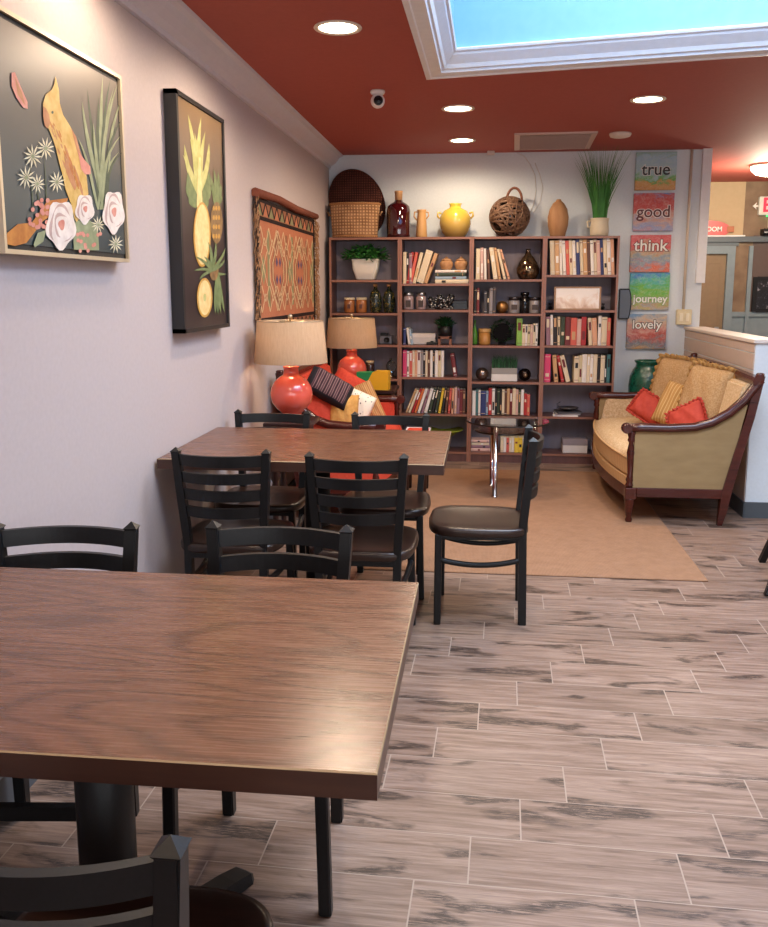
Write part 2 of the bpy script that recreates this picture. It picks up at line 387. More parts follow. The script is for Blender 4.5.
def slat_bm(z0,z1):
    bm=BM(); n=20; R=[]
    for i in range(n+1):
        s=-1+2*i/n; row=[]
        for z in (z0,z1):
            zz=z; x=s*(bx_(zz)-.005); y=by_(zz)-.048*(1-s*s)
            row+= [Vector((x,y-.008,zz)),Vector((x,y+.008,zz))]
        R.append([bm.verts.new(v) for v in (row[0],row[2],row[3],row[1])])
    for A,B in zip(R,R[1:]):
        for k in range(4): f=bm.faces.new((A[k],A[(k+1)%4],B[(k+1)%4],B[k]))
    bm.faces.new(R[0]); bm.faces.new(R[-1][::-1])
    return bm
CHP={}
def make_chair(label,loc,rz,group,extra=False):
    if 'r' in CHP and not extra: return dup(CHP['r'],loc,rz,label,group)
    t=thing('dining_chair',label,'chair',loc,rz,group)
    link('seat',seat_bm(),seatw,t)
    bm=BM()
    for p,q in (((-.165,.175,.386),(.165,.175,.386)),((-.145,-.18,.386),(.145,-.18,.386)),((-.17,.175,.386),(-.15,-.18,.386)),((.17,.175,.386),(.15,-.18,.386))): bar(bm,p,q,.025,.022,ref=(0,0,1))
    link('seat_frame',bm,mblack,t)
    for s in (-1,1):
        bm=BM(); bar(bm,(s*.183,.182,0),(s*.175,.18,.398),.030,.030,bev=.004); link('leg',bm,mblack,t)
        # rear leg running on as the back post, one bent bar with a pyramid cap
        bm=BM(); R=[]
        zs=[0,.2,.42,.5,.6,.7,.80]
        for z in zs:
            h=.0155; R.append([bm.verts.new((s*bx_(z)+a*h,by_(z)+b*h*1.12,z)) for a,b in ((-1,-1),(1,-1),(1,1),(-1,1))])
        for A,B in zip(R,R[1:]):
            for k in range(4): bm.faces.new((A[k],A[(k+1)%4],B[(k+1)%4],B[k]))
        bm.faces.new(R[0][::-1]); z=.80
        ri=[bm.verts.new((s*bx_(z)+a*.018,by_(z)+b*.0195,z+.004)) for a,b in ((-1,-1),(1,-1),(1,1),(-1,1))]
        for k in range(4): bm.faces.new((R[-1][k],R[-1][(k+1)%4],ri[(k+1)%4],ri[k]))
        ap=bm.verts.new((s*bx_(z),by_(z),z+.02))
        for k in range(4): bm.faces.new((ri[k],ri[(k+1)%4],ap))
        bmesh.ops.bevel(bm,geom=[e for e in bm.edges if abs(e.verts[0].co.z-e.verts[1].co.z)>.05],offset=.004,segments=2,affect='EDGES')
        link('back_post',bm,mblack,t)
        bm=BM(); tube(bm,[(s*(.165+.013*q),.005+.18*q,.262+.026*q*q) for q in [-1+k/6 for k in range(13)]],.0125,8); link('stretcher',bm,mblack,t)
    for z0,z1 in ((.750,.794),(.682,.724),(.614,.656),(.545,.587)): link('slat',slat_bm(z0,z1),mblack,t)
    if extra:
        bm=BM(); bar(bm,(-.17,.185,.26),(.17,.185,.26),.03,.02,ref=(0,0,1)); link('front_stretcher',bm,mblack,t)
    else: CHP['r']=t
    return t
make_chair('black ladder-back chair with dark seat behind the near table, right one',(-.515,1.965,0),PI,'chairs at the near table')
ca=make_chair('black ladder-back chair against the wall at far side of the near table',(-1.058,1.915,0),PI+math.radians(6),'chairs at the near table')
bm=BM(); bar(bm,(-.178,.182,.238),(.178,.182,.238),.034,.022,ref=(0,0,1)); link('front_stretcher',bm,mblack,ca)
make_chair('black ladder-back chair in the bottom left foreground, nearest the camera',(-.513,1.064,0),0,'chairs at the near table')
make_chair('black ladder-back chair by the wall on near side of the far table',(-.985,3.415,0),0,'chairs at the far table')
make_chair('black ladder-back chair on near side of the far table, centre of the room',(-.455,3.38,0),0,'chairs at the far table')
make_chair('black ladder-back chair across the far table, beneath the near coral lamp',(-1.04,4.08,0),PI,'chairs at the far table')
make_chair('black ladder-back chair across the far table, beside the patterned cushions',(-.44,4.06,0),PI,'chairs at the far table')
make_chair('black chair with brown seat standing side on at the end of the far table',(.015,3.765,0),PI/2,'chairs at the far table')
t=thing('bar_stool','black splayed bar stool at the right edge of the photo, one foot showing','stool',(1.69,4.30,0))
bm=BM(); lathe(bm,[(.15,.70),(.165,.71),(.165,.73),(.15,.745),(0,.75)],seg=32); link('seat',bm,seatw,t)
for a in (211,301,31,121):
    a=math.radians(a); bm=BM(); bar(bm,(.39*cos(a),.39*sin(a),0),(.10*cos(a),.10*sin(a),.70),.032,.032,bev=.003); link('leg',bm,mblack,t)
bm=BM(); tube(bm,[(.30*cos(math.radians(q)),.30*sin(math.radians(q)),.22) for q in (211,301,31,121)],.010,8,closed=True); link('footrest',bm,mblack,t)
# tables
def dtable(name,label,x0,x1,y0,y1,rz_base,px):
    cx,cy=(x0+x1)/2,(y0+y1)/2
    t=thing(name,label,'table',(cx,cy,0),0,'brown dining tables')
    bm=BM(); w,d=(x1-x0),(y1-y0)
    box(bm,(0,0,.7345),(w,d,.041)); 
    r=bmesh.ops.bevel(bm,geom=[e for e in bm.edges if min(v.co.z for v in e.verts)>.74],offset=.0022,segments=1,affect='EDGES')
    for f in bm.faces:
        n=f.normal
        if abs(n.z)>.9: f.material_index=0
        elif f in r['faces']: f.material_index=2
        else: f.material_index=1
    link('tabletop',bm,[tabw,edgew,goldedge],t)
    bm=BM(); lathe(bm,[(.056,.05),(.056,.70)],(px,0,0),24); link('column',bm,mblack,t)
    bm=BM()
    for k in range(4):
        a=rz_base+k*PI/2; p=Vector((px,0,.685))+Vector((cos(a),sin(a),0))*.26; bar(bm,(px,0,.695),(p.x,p.y,.705),.05,.02,ref=(0,0,1) if 0 else (-sin(a),cos(a),0))
    link('mounting_plate',bm,mblack,t)
    for k in range(4):
        a=rz_base+k*PI/2; bm=BM(); e=Vector((cos(a),sin(a),0)); sd=Vector((-sin(a),cos(a),0)); c=Vector((px,0,0))
        R=[]
        for dd,w_,h0,h1 in ((.0,.045,.02,.085),(.1,.040,.012,.07),(.34,.032,.006,.038),(.395,.030,.0,.026),(.41,.020,0,.014)):
            R.append([bm.verts.new(c+e*dd+sd*(s*w_)+Vector((0,0,h))) for s,h in ((-1,h0),(1,h0),(.8,h1),(-.8,h1))])
        for A,B in zip(R,R[1:]):
            for q in range(4): bm.faces.new((A[q],A[(q+1)%4],B[(q+1)%4],B[q]))
        bm.faces.new(R[0][::-1]); bm.faces.new(R[-1]); link('foot',bm,mblack,t)
    return t
dtable('dining_table','glossy brown wooden dining table in the foreground with worn edges',-1.272,-.133,1.116,1.928,math.radians(64),-.022)
dtable('dining_table','brown wooden dining table further back, set against the left wall',-1.272,-.134,3.292,4.107,math.radians(45),0)
# ---------------------------------------------------------------- rug
bm=BM(); rbox(bm,(-.61,4.27,0.0),(1.13,6.85,.008),0,.003)
rt=NT('jute_rug_weave'); v=rt.co(); w1=rt.n('ShaderNodeTexWave',bands_direction='X'); w2=rt.n('ShaderNodeTexWave',bands_direction='Y')
for w in (w1,w2): rt.l(v,w.inputs[0]); w.inputs['Scale'].default_value=45; w.inputs['Distortion'].default_value=1.5
f=rt.math('MULTIPLY',w1.outputs['Fac'],w2.outputs['Fac']); n=rt.noise(v,14,6,.8); f=rt.math('ADD',rt.math('MULTIPLY',f,.45),rt.math('MULTIPLY',n,.5))
rt.col(rt.ramp(f,[(.15,'#7d5e47'),(.4,'#967259'),(.65,'#a78268')]),.95,0,.1); rt.bump(f,.5,.004)
tag(link('area_rug',bm,rt.m),'plain tan jute area rug lying between far table and settee','rug')
# ---------------------------------------------------------------- settees
gold=damask('gold_damask_fabric','#b7976d','#c7a982','#d5bc98',90)
goldst=stripes('gold_striped_fabric',[(.2,'#b68f62'),(.5,'#d3b68c'),(.8,'#c49d70')],'Y',9)
olive=bumpy('olive_velvet','#8b7350','#98805a',6,.75,.1,stretch=(1,1,3))
coralf=bumpy('coral_fabric','#c2402c','#d04c36',60,.8,.2)
def settee(label,loc,rz,D,L,fab,fabst,panel,mirror=1):
    """x from front (0) to back (D), y along the length"""
    t=thing('settee',label,'sofa',loc,rz); k=D/.77
    arm=[(.0,.600),(.10,.605),(.25,.603),(.40,.612),(.50,.640),(.60,.700),(.68,.775),(.74,.86),(.77,.90)]
    arm=[(x*k,z) for x,z in arm]
    for y in (.03,L-.03):
        bm=BM(); lathe(bm,[(.0,0),(.016,.0),(.022,.02),(.016,.04),(.02,.045),(.026,.10),(.030,.135),(.034,.15),(.034,.155)],(.035,y,0),16); rbox(bm,(.003,y-.035,.152),(.07,y+.035,.225),0,.005); link('front_leg',bm,mahog,t)
        bm=BM(); R=[]
        for x,z,h in ((.585*k,0,.014),(.60*k,.10,.024),(.61*k,.20,.028),(.66*k,.42,.026),(.72*k,.66,.025),(.765*k,.90,.024)):
            R.append([bm.verts.new((x+a*h,y+b*h,z)) for a,b in ((-1,-1),(1,-1),(1,1),(-1,1))])
        for A,B in zip(R,R[1:]):
            for q in range(4): bm.faces.new((A[q],A[(q+1)%4],B[(q+1)%4],B[q]))
        bm.faces.new(R[0][::-1]); bm.faces.new(R[-1]); lathe(bm,[(.028,.90),(.03,.908),(.024,.915),(.026,.922),(.018,.93),(0,.932)],(.768*k,y,0),12); link('back_leg',bm,mahog,t)
        bm=BM(); lathe(bm,[(.020,.225),(.026,.24),(.016,.255),(.024,.27),(.014,.30),(.020,.40),(.024,.44),(.014,.50),(.024,.515),(.018,.53),(.026,.56),(.024,.575)],(.03,y,0),14); link('arm_post',bm,mahog,t)
        bm=BM(); sweep(bm,[(x,y,z-.008) for x,z in arm],[(-.032,-.012),(-.026,-.024),(.026,-.024),(.032,-.012),(.028,.012),(.014,.022),(-.014,.022),(-.028,.012)],0,True); 
        lathe(bm,[(.028,-.033),(.032,-.02),(.027,0),(.032,.02),(.028,.033)],(.0,y,.588),16,rot=(PI/2,0,0)); link('arm_rail',bm,mahog,t)
        ys_=(y-.012) ; bm=BM()
        pts=[(.048,0,.225)]+[(x,0,z-.033) for x,z in [(.048,.602)]+arm if x>.045 and x<.73*k]+[(.705*k,0,.74),(.60*k,0,.225)]
        pts=[(a,ys_,c) for a,_,c in pts]; prism(bm,pts,(0,.024,0)); 
        link('side_panel',bm,panel,t)
        bm=BM(); sgn=1 if y<L/2 else -1; prism(bm,[(a,ys_+(.024 if sgn>0 else 0),c) for a,_,c in [(.065,0,.40)]+[(x,0,z-.036) for x,z in arm if .05<x<.7*k]+[(.62*k,0,.40)]],(0,sgn*.035,0)); bmesh.ops.bevel(bm,geom=bm.edges[:],offset=.01,segments=2,affect='EDGES'); link('arm_padding',bm,fab,t)
        bm=BM(); rbox(bm,(.07,y-.02,.165),(.60*k,y+.02,.225),0,.005); link('side_rail',bm,mahog,t)
    # bowed front rail
    bow=lambda s:-.075*(1-s*s)
    bm=BM(); sweep(bm,[(.035+bow(-1+2*i/14),.06+(L-.12)*i/14,.19) for i in range(15)],[(-.02,-.035),(.02,-.035),(.024,0),(.02,.035),(-.02,.035)]); link('front_rail',bm,mahog,t)
    # seat
    def slab(z0,z1,inset,puff,mi):
        bm=BM(); n=16; mm=10; top=[];bot=[]
        for i in range(n+1):
            s=-1+2*i/n; yy=L/2+s*(L/2-inset); ra=[];rb=[]
            for j in range(mm+1):
                q=j/mm; x0=.03+bow(s)-.012; x1=.64*k; x=x0+(x1-x0)*q
                e=(1-abs(s)**6)*(1-abs(2*q-1)**6)
                ra.append(bm.verts.new((x+(.02*(1-e) if q==0 else 0)*0,yy,z1-.03+.03*e**.5+puff*e*math.exp(-((q-.4)*2)**2)))); rb.append(bm.verts.new((x,yy,z0)))
            top.append(ra);bot.append(rb)
        for G,fl in ((top,0),(bot,1)):
            for i in range(n):
                for j in range(mm):
                    f=bm.faces.new((G[i][j],G[i+1][j],G[i+1][j+1],G[i][j+1])); f.smooth=True; f.material_index=mi if not fl else mi
        ed=[(i,0) for i in range(n+1)]+[(n,j) for j in range(1,mm+1)]+[(i,mm) for i in range(n-1,-1,-1)]+[(0,j) for j in range(mm-1,0,-1)]
        for a,b in zip(ed,ed[1:]+ed[:1]): f=bm.faces.new((top[a[0]][a[1]],top[b[0]][b[1]],bot[b[0]][b[1]],bot[a[0]][a[1]])); f.material_index=1
        return bm
    link('seat_base',slab(.22,.31,.055,0,0),[fabst,fabst],t)
    link('seat_cushion',slab(.30,.43,.06,.03,0),[fab,fabst],t)
    bm=BM(); tube(bm,[(.018+bow(-1+2*i/20),.06+(L-.12)*i/20,.40) for i in range(21)],.007,8); link('piping',bm,fabst,t)
    # back
    bm=BM(); b0,b1=Vector((.60*k,0,.30)),Vector((.735*k,0,.86)); th=Vector((.045,0,-.01))
    prism(bm,[b0+Vector((-.05,.05,0)),b1+Vector((-.05,.05,0)),b1+Vector((-.05,L-.05,0)),b0+Vector((-.05,L-.05,0))],(.075,0,0)); bmesh.ops.bevel(bm,geom=bm.edges[:],offset=.015,segments=2,affect='EDGES'); link('backrest',bm,fab,t)
    bm=BM(); sweep(bm,[(.752*k,.0,.885),(.752*k,L*.33,.895),(.752*k,L*.66,.895),(.752*k,L,.885)],[(-.028,-.025),(.028,-.025),(.032,0),(.022,.022),(-.022,.022),(-.032,0)]); link('top_rail',bm,mahog,t)
    return t
SX,SY=.885,5.33
settee('carved dark wood settee with gold damask seat and olive side panels, right side',(SX,SY,0),0,.755,1.70,gold,goldst,olive)
settee('dark wood settee with coral upholstery along the left wall, mostly hidden',(-.60,6.62,0),PI,.62,1.42,coralf,coralf,coralf)
def pillow(name,label,cat,loc,rot,w,h,th,mat,ruffle=None,rmat=None,group=None,rw=.03,pinch=.10,panels=None):
    bm=BM(); n=18; G={}
    for sd in (1,-1):
        for i in range(n+1):
            for j in range(n+1):
                u=-1+2*i/n; v=-1+2*j/n; e=max(0,(1-u**4)*(1-v**4))**.55
                x=w/2*u*(1-pinch*(1-v*v)*0-pinch*(v*v*u*u)*.6+0*pinch)-(w/2*u*pinch*.5*(1-v*v)*abs(u)); z=h/2*v*(1-pinch*(u*u*v*v)*.6)-(h/2*v*pinch*.5*(1-u*u)*abs(v))
                if sd==-1 and (i in (0,n) or j in (0,n)): G[sd,i,j]=G[1,i,j]; continue
                G[sd,i,j]=bm.verts.new((x,sd*th/2*e+ .004*sin(9*u+5*v),z))
    for sd in (1,-1):
        for i in range(n):
            for j in range(n):
                q=[G[sd,i,j],G[sd,i+1,j],G[sd,i+1,j+1],G[sd,i,j+1]]
                f=bm.faces.new(q if sd<0 else q[::-1]); f.smooth=True
                if panels and sd==1: pass
                if panels: f.material_index=1 if (abs(-1+2*(i+.5)/n)<panels and abs(-1+2*(j+.5)/n)<panels) else 0
    o=link(name,bm,mat,None,loc,rot); tag(o,label,cat,group)
    if ruffle:
        bm=BM(); ring=[]; N_=160
        for kx in range(N_):
            a=kx/N_*4; s_=int(a); f_=-1+2*(a-s_)
            u,v=[(f_,-1),(1,f_),(-f_,1),(-1,-f_)][s_]
            p=Vector((w/2*u*(1-pinch*.5*(1-v*v)*abs(u)-pinch*.6*u*u*v*v),0,h/2*v*(1-pinch*.5*(1-u*u)*abs(v)-pinch*.6*u*u*v*v))); nrm=Vector((u**5,0,v**5)).normalized(); wig=sin(kx*1.35)*.014+random.uniform(-.005,.005)
            ring.append((bm.verts.new(p*.985),bm.verts.new(p+nrm*rw*.6+Vector((0,wig*.6,0))),bm.verts.new(p+nrm*rw*random.uniform(.75,1.15)+Vector((0,wig,0)))))
        for kx in range(N_):
            A,B=ring[kx],ring[(kx+1)%N_]
            for q in (0,1): f=bm.faces.new((A[q],A[q+1],B[q+1],B[q])); f.smooth=True
        rf=link('ruffle',bm,rmat or mat,o); s=rf.modifiers.new('t','SOLIDIFY'); s.thickness=.005; s.offset=0
    return o
must=damask('mustard_pillow_fabric','#9a7648','#a8845a','#b6946a',110)
ruf=bumpy('mustard_fringe','#7d5c33','#a98450',90,.95,.6)
coralp=bumpy('coral_red_pillow','#a8382a','#b74636',40,.75,.1)
rx=math.radians
pillow('throw_pillow','large mustard pillow with ruffled edge at far end of gold settee','pillow',atY(676,387,6.47),(rx(-14),rx(4),rx(-46)),.38,.42,.15,must,True,ruf,'mustard ruffled pillows')
pillow('throw_pillow','large mustard pillow with ruffled edge at the near end of gold settee','pillow',atY(705,396,5.86),(rx(-16),rx(4),rx(-60)),.38,.40,.14,must,True,ruf,'mustard ruffled pillows')
pillow('throw_pillow','gold striped pillow between the two ruffled pillows on the settee','pillow',atY(681,407,6.15),(rx(-22),rx(14),rx(-36)),.34,.32,.11,stripes('gold_cream_stripes',[(.2,'#a97d46'),(.5,'#d6b784'),(.8,'#b4874f')],'X',7))
pillow('throw_pillow','small coral red pillow towards far arm of the gold settee','pillow',atY(649,408,6.38),(rx(-30),rx(28),rx(-30)),.24,.19,.09,coralp,True,coralp,'small coral pillows',.018)
pillow('throw_pillow','small coral red pillow leaning near the front arm of the gold settee','pillow',atY(687,421,5.78),(rx(-24),rx(-30),rx(-35)),.26,.22,.09,coralp,True,coralp,'small coral pillows',.018)
# ---------------------------------------------------------------- left corner group: side tables, lamps, cushions
dark=wood('dark_side_table_wood','#1e0f0d','#2b1613','#3a201b',1,.3)
def side_table(label,loc,w,d,h,z=0):
    t=thing('side_table',label,'table',loc,0,None)
    bm=BM(); rbox(bm,(-w/2,-d/2,h-.03),(w/2,d/2,h),0,.006); link('tabletop',bm,dark,t)
    bm=BM(); rbox(bm,(-w/2+.03,-d/2+.03,h-.10),(w/2-.03,d/2-.03,h-.03)); link('apron',bm,dark,t)
    for a in (-1,1):
        for b in (-1,1):
            bm=BM(); lathe(bm,[(.012,0),(.018,.03),(.014,.06),(.022,.3),(.016,.36),(.024,.38),(.024,h-.03)],(a*(w/2-.05),b*(d/2-.05),0),12); link('leg',bm,dark,t)
side_table('dark wooden side table under the near coral lamp',(-1.045,4.76,0),.26,.30,.70)
side_table('dark wooden side table in the corner under the far coral lamp',(-.96,6.885,0),.60,.42,.645)
coral=NT('coral_glazed_ceramic'); coral.col('#e05a48',.14,0,.6); coral.p.inputs['Coat Weight'].default_value=.5
sh=NT('linen_lampshade'); v=sh.co(); w1=sh.n('ShaderNodeTexWave',bands_direction='Z'); sh.l(v,w1.inputs[0]); w1.inputs['Scale'].default_value=70; w1.inputs['Distortion'].default_value=2
n1=sh.noise(sh.co(scale=(1,1,.15)),120,3); f=sh.math('ADD',sh.math('MULTIPLY',w1.outputs['Fac'],.5),sh.math('MULTIPLY',n1,.5)); cc=sh.ramp(f,[(.2,'#b99a7c'),(.8,'#d4b797')])
sh.col(cc,.9,0,.1); tr=sh.n('ShaderNodeBsdfTranslucent'); sh.l(cc,tr.inputs[0]); mx=sh.n('ShaderNodeMixShader'); mx.inputs[0].default_value=.35; sh.l(sh.p.outputs[0],mx.inputs[1]); sh.l(tr.outputs[0],mx.inputs[2]); sh.l(mx.outputs[0],sh.out.inputs[0])
bulbm=emis('lit_bulb','#ffd9a0',14)
brass=M('brushed_nickel','#b8a890',.3,1)
def lamp(label,loc,power):
    t=thing('table_lamp',label,'lamp',loc,0,'coral table lamps')
    bm=BM(); lathe(bm,[(.062,0),(.066,.006),(.064,.016),(.052,.026),(.058,.04),(.090,.07),(.110,.10),(.118,.14),(.112,.18),(.092,.215),(.062,.24),(.046,.25),(.042,.262),(.042,.29),(.046,.292),(.044,.298),(.02,.30)],seg=48); link('lamp_base',bm,coral.m,t)
    bm=BM(); lathe(bm,[(.009,.298),(.009,.335),(.016,.338),(.016,.385),(.009,.388),(.006,.39),(.006,.555),(.012,.56),(.014,.575),(0,.588)],seg=12); link('stem',bm,brass,t)
    bm=BM(); lathe(bm,[(.0,.385),(.012,.387),(.016,.40),(.028,.43),(.030,.45),(.022,.475),(0,.485)],seg=16); link('bulb',bm,bulbm,t)
    bm=BM(); N_=48; lathe(bm,[(.203,.318),(.182,.548),(.179,.548),(.200,.318),(.203,.318)],seg=N_,cap=False); link('lamp_shade',bm,sh.m,t)
    bm=BM(); tube(bm,[(.181*cos(2*PI*i/36),.181*sin(2*PI*i/36),.545) for i in range(36)],.0025,6,closed=True)
    for a in (0,2.1,4.2): tube(bm,[(0,0,.545),(.18*cos(a),.18*sin(a),.545)],.002,5)
    link('shade_frame',bm,brass,t)
    l=bpy.data.lights.new('lamp_glow','POINT'); l.energy=power; l.color=(1,.66,.36); l.shadow_soft_size=.035; lo=bpy.data.objects.new('lamp_glow',l); C.objects.link(lo); lo.location=(loc[0],loc[1],loc[2]+.44)
    return t
lamp('lit coral ceramic table lamp with linen drum shade, nearest the far table',(-1.045,4.76,.70),9)
lamp('coral ceramic table lamp with linen drum shade against the bookcases',(-1.02,6.89,.645),7)
# yellow and green box
bm=BM(); W_,H_,D_2=.25,.145,.10
prism(bm,[(-W_/2,0,0),(-W_/2,0,H_*.93),(.0,0,H_*.93),(-.07,0,0)],(0,D_2,0),0); prism(bm,[(-.07,0,0),(.0,0,H_*.93),(.02,0,H_),(W_/2,0,H_),(W_/2,0,0)],(0,D_2,0),1)
tag(link('gift_box',bm,[M('green_card','#15834a',.5),M('yellow_card','#e0a91c',.5)],None,(-.835,6.72,.645),(0,0,rx(-4))),'yellow and green box on the corner side table','box')
# cushions on the coral settee
pillow('throw_pillow','plump plain coral cushion at the near end of the coral settee','pillow',atY(311,416,5.46),(rx(-8),rx(8),rx(14)),.32,.32,.19,coralf,pinch=-.3)
st=stripes('dark_striped_textile',[(.15,'#3a252b'),(.4,'#7b5a58'),(.6,'#a3827a'),(.85,'#5a3d42')],'X',10)
o=pillow('throw_pillow','dark striped cushion with black border on the coral settee','pillow',atY(329,388,5.42),(rx(-30),rx(30),rx(14)),.31,.19,.12,[M('black_velvet','#17121a',.8),st],panels=.8)
pillow('throw_pillow','coral cushion behind the dark striped one, by the far lamp','pillow',atY(347,388,6.25),(rx(-20),rx(30),rx(10)),.26,.24,.14,coralf)
pillow('throw_pillow','rounded mustard cushion standing at the front of the coral settee','pillow',atY(343,420,5.45),(rx(-6),rx(4),rx(10)),.16,.28,.12,bumpy('mustard_chenille','#bd8440','#d6a35c',40,.9,.5),pinch=-.3)
pm=NT('cream_black_print'); vv=pm.co(); vo=pm.n('ShaderNodeTexVoronoi'); pm.l(vv,vo.inputs['Vector']); vo.inputs['Scale'].default_value=42; nn=pm.noise(vv,40,3)
pm.col(pm.ramp(pm.math('ADD',vo.outputs['Distance'],pm.math('MULTIPLY',nn,.3)),[(.30,'#3a3330'),(.36,'#efe3cc')]),.85)
pillow('throw_pillow','cream cushion with black print between two mustard cushions','pillow',atY(356,411,5.68),(rx(-6),rx(24),rx(10)),.20,.28,.10,pm.m)
pillow('throw_pillow','mustard striped cushion leaning by the far arm of the coral settee','pillow',atY(370,405,5.95),(rx(-4),rx(-24),rx(10)),.15,.34,.12,stripes('mustard_stripes',[(.2,'#b58551'),(.5,'#dcb486'),(.8,'#aa7745')],'X',12))
# footstool
t=thing('footstool','coral upholstered footstool with white piping behind the far table','stool',(-.43,6.0,0))
bm=BM(); rbox(bm,(-.085,-.16,.35),(.085,.16,.445),0,.02,2); link('seat',bm,coralf,t)
bm=BM(); tube(bm,[(-.082,-.155,.44),(.082,-.155,.44),(.082,.155,.44),(-.082,.155,.44)],.006,6,closed=True); link('piping',bm,white,t)
for a in (-1,1):
    for b in (-1,1): bm=BM(); lathe(bm,[(.012,.008),(.02,.35)],(a*.06,b*.13,0),10); link('leg',bm,dark,t)
# ---------------------------------------------------------------- small round glass table
glass=NT('clear_table_glass'); glass.p.inputs['Transmission Weight'].default_value=1; glass.col('#e6f2ee',.02); glass.p.inputs['IOR'].default_value=1.45
chrome=M('polished_chrome','#c9c9cc',.12,1,.5,.01)
t=thing('glass_side_table','round two tier glass side table with chrome legs in front of bookcases','table',(.195,6.07,.008))
def disc(r,z,th,c=(0,0,0)): bm=BM(); lathe(bm,[(r-.003,z),(r,z+.003),(r,z+th-.003),(r-.003,z+th)],c,64); return bm
link('tabletop',disc(.285,.500,.012),glass.m,t)
link('lower_shelf',disc(.20,.43,.010,(-.03,.04,0)),M('copper_tinted_shelf','#a8613c',.2,.3),t)
bm=BM(); tube(bm,[(.285*cos(2*PI*i/48),.285*sin(2*PI*i/48),.506) for i in range(48)],.005,6,closed=True); link('rim',bm,M('dark_bronze_rim','#2a2422',.3,.6),t); bm=BM(); tube(bm,[(-.03+.2*cos(2*PI*i/48),.04+.2*sin(2*PI*i/48),.434) for i in range(48)],.006,6,closed=True); link('rim',bm,M('dark_bronze_rim','#2a2422',.3,.6),t)
for a,b in ((-.085,-.155),(-.10,.20),(.185,.02)):
    bm=BM(); lathe(bm,[(.022,0),(.024,.004),(.018,.008),(.0165,.012),(.0165,.499)],(a,b,0),18); link('leg',bm,chrome,t)
# green vase behind settee
bm=BM(); lathe(bm,[(.09,0),(.12,.02),(.145,.25),(.155,.52),(.158,.64),(.150,.72),(.128,.775),(.108,.80),(.104,.825),(.116,.84),(.118,.852),(.100,.852),(.09,.80),(.0,.75)],seg=48)
gg=NT('green_glazed_pottery'); n=gg.noise(gg.co(),28,4,.6,1.5); gg.col(gg.ramp(n,[(.35,'#07352a'),(.6,'#155a48')]),.2,0,.6); gg.bump(n,.5,.006)
tag(link('floor_vase',bm,gg.m,None,(1.35,7.24,0)),'large green glazed vase on the floor behind the gold settee','vase')
# ---------------------------------------------------------------- bookcases
UW=.57722; X0=-1.24263; YBK=YS+.275
SHELVES=[[.395,.685,.965,1.223,1.491],[.399,.702,.965,1.251,1.461],[.387,.670,.965,1.222,1.494],[.392,.670,.970,1.251,1.528]]
UN=['leftmost','second','third','rightmost']
def bookcase(i):
    t=thing('bookcase',['rosewood bookcase in the left corner, partly behind the lamp','rosewood bookcase, second from the left, holding clay jars at top','rosewood bookcase, third from the left, behind the glass table','rosewood bookcase at the right end beside the word canvases'][i],'bookcase',(X0+i*UW,YS,0),0,'row of four bookcases')
    for x,nm in ((0,'side_panel'),(UW-.018,'side_panel')):
        bm=BM(); rbox(bm,(x+.0005,.001,0),(x+.0175,.27,1.83)); 
        for f in bm.faces:
            if f.normal.y<-.9 : f.material_index=1
        bmesh.ops.recalc_face_normals(bm,faces=bm.faces)
        for f in bm.faces: f.material_index=1 if f.calc_center_median().y<.002 else 0
        link(nm,bm,[shelfw,shelfedge],t)
    zs=[('plinth',.0,.065),('bottom_board',.065,.083)]
    bm=BM(); rbox(bm,(.018,.012,0),(UW-.018,.03,.065)); link('plinth',bm,shelfw,t)
    def board(nm,z):
        bm=BM(); rbox(bm,(.018,.003,z-.018),(UW-.018,.262,z)); 
        for f in bm.faces: f.material_index=1 if f.calc_center_median().y<.004 else 0
        link(nm,bm,[shelfw,shelfedge],t)
    board('bottom_board',.083); board('top_board',1.829)
    for z in SHELVES[i]: board('shelf',z)
    bm=BM(); rbox(bm,(.018,.262,.066),(UW-.018,.268,1.811)); link('back_panel',bm,shelfback,t)
for i in range(4): bookcase(i)
COL={'cream':'#d9c8ab','white':'#e2dcd6','tan':'#c49a70','pale pink':'#cfa9a0','grey':'#8b8688','black':'#1d1b1e','brown':'#5e3d31','dark green':'#33402f','green':'#3f9a4d','red':'#a92a2c','maroon':'#6b2429','coral':'#cf5f52','orange':'#cf6a37','yellow':'#dfbb3a','navy':'#2b3568','blue':'#2a58a8','teal':'#3f6f72','hot pink':'#d23f6e','ivory':'#cbbd9a','mauve':'#8f6a78','light blue':'#93aabd','lime green':'#7fb04e','peach':'#d6a080','dark grey':'#434248'}
ORD='zeroth first second third fourth fifth sixth seventh eighth ninth tenth eleventh twelfth thirteenth fourteenth fifteenth sixteenth seventeenth eighteenth nineteenth twentieth twenty-first twenty-second twenty-third twenty-fourth twenty-fifth'.split()
SH=['bottom','fifth','fourth','third','second','top']
pages=bumpy('paper_edges','#cfc3ab','#ddd2bb',300,.9,.1,stretch=(1,1,.1))
def bmat(c): return M('book_cover_'+c.replace(' ','_'),COL[c],.55)
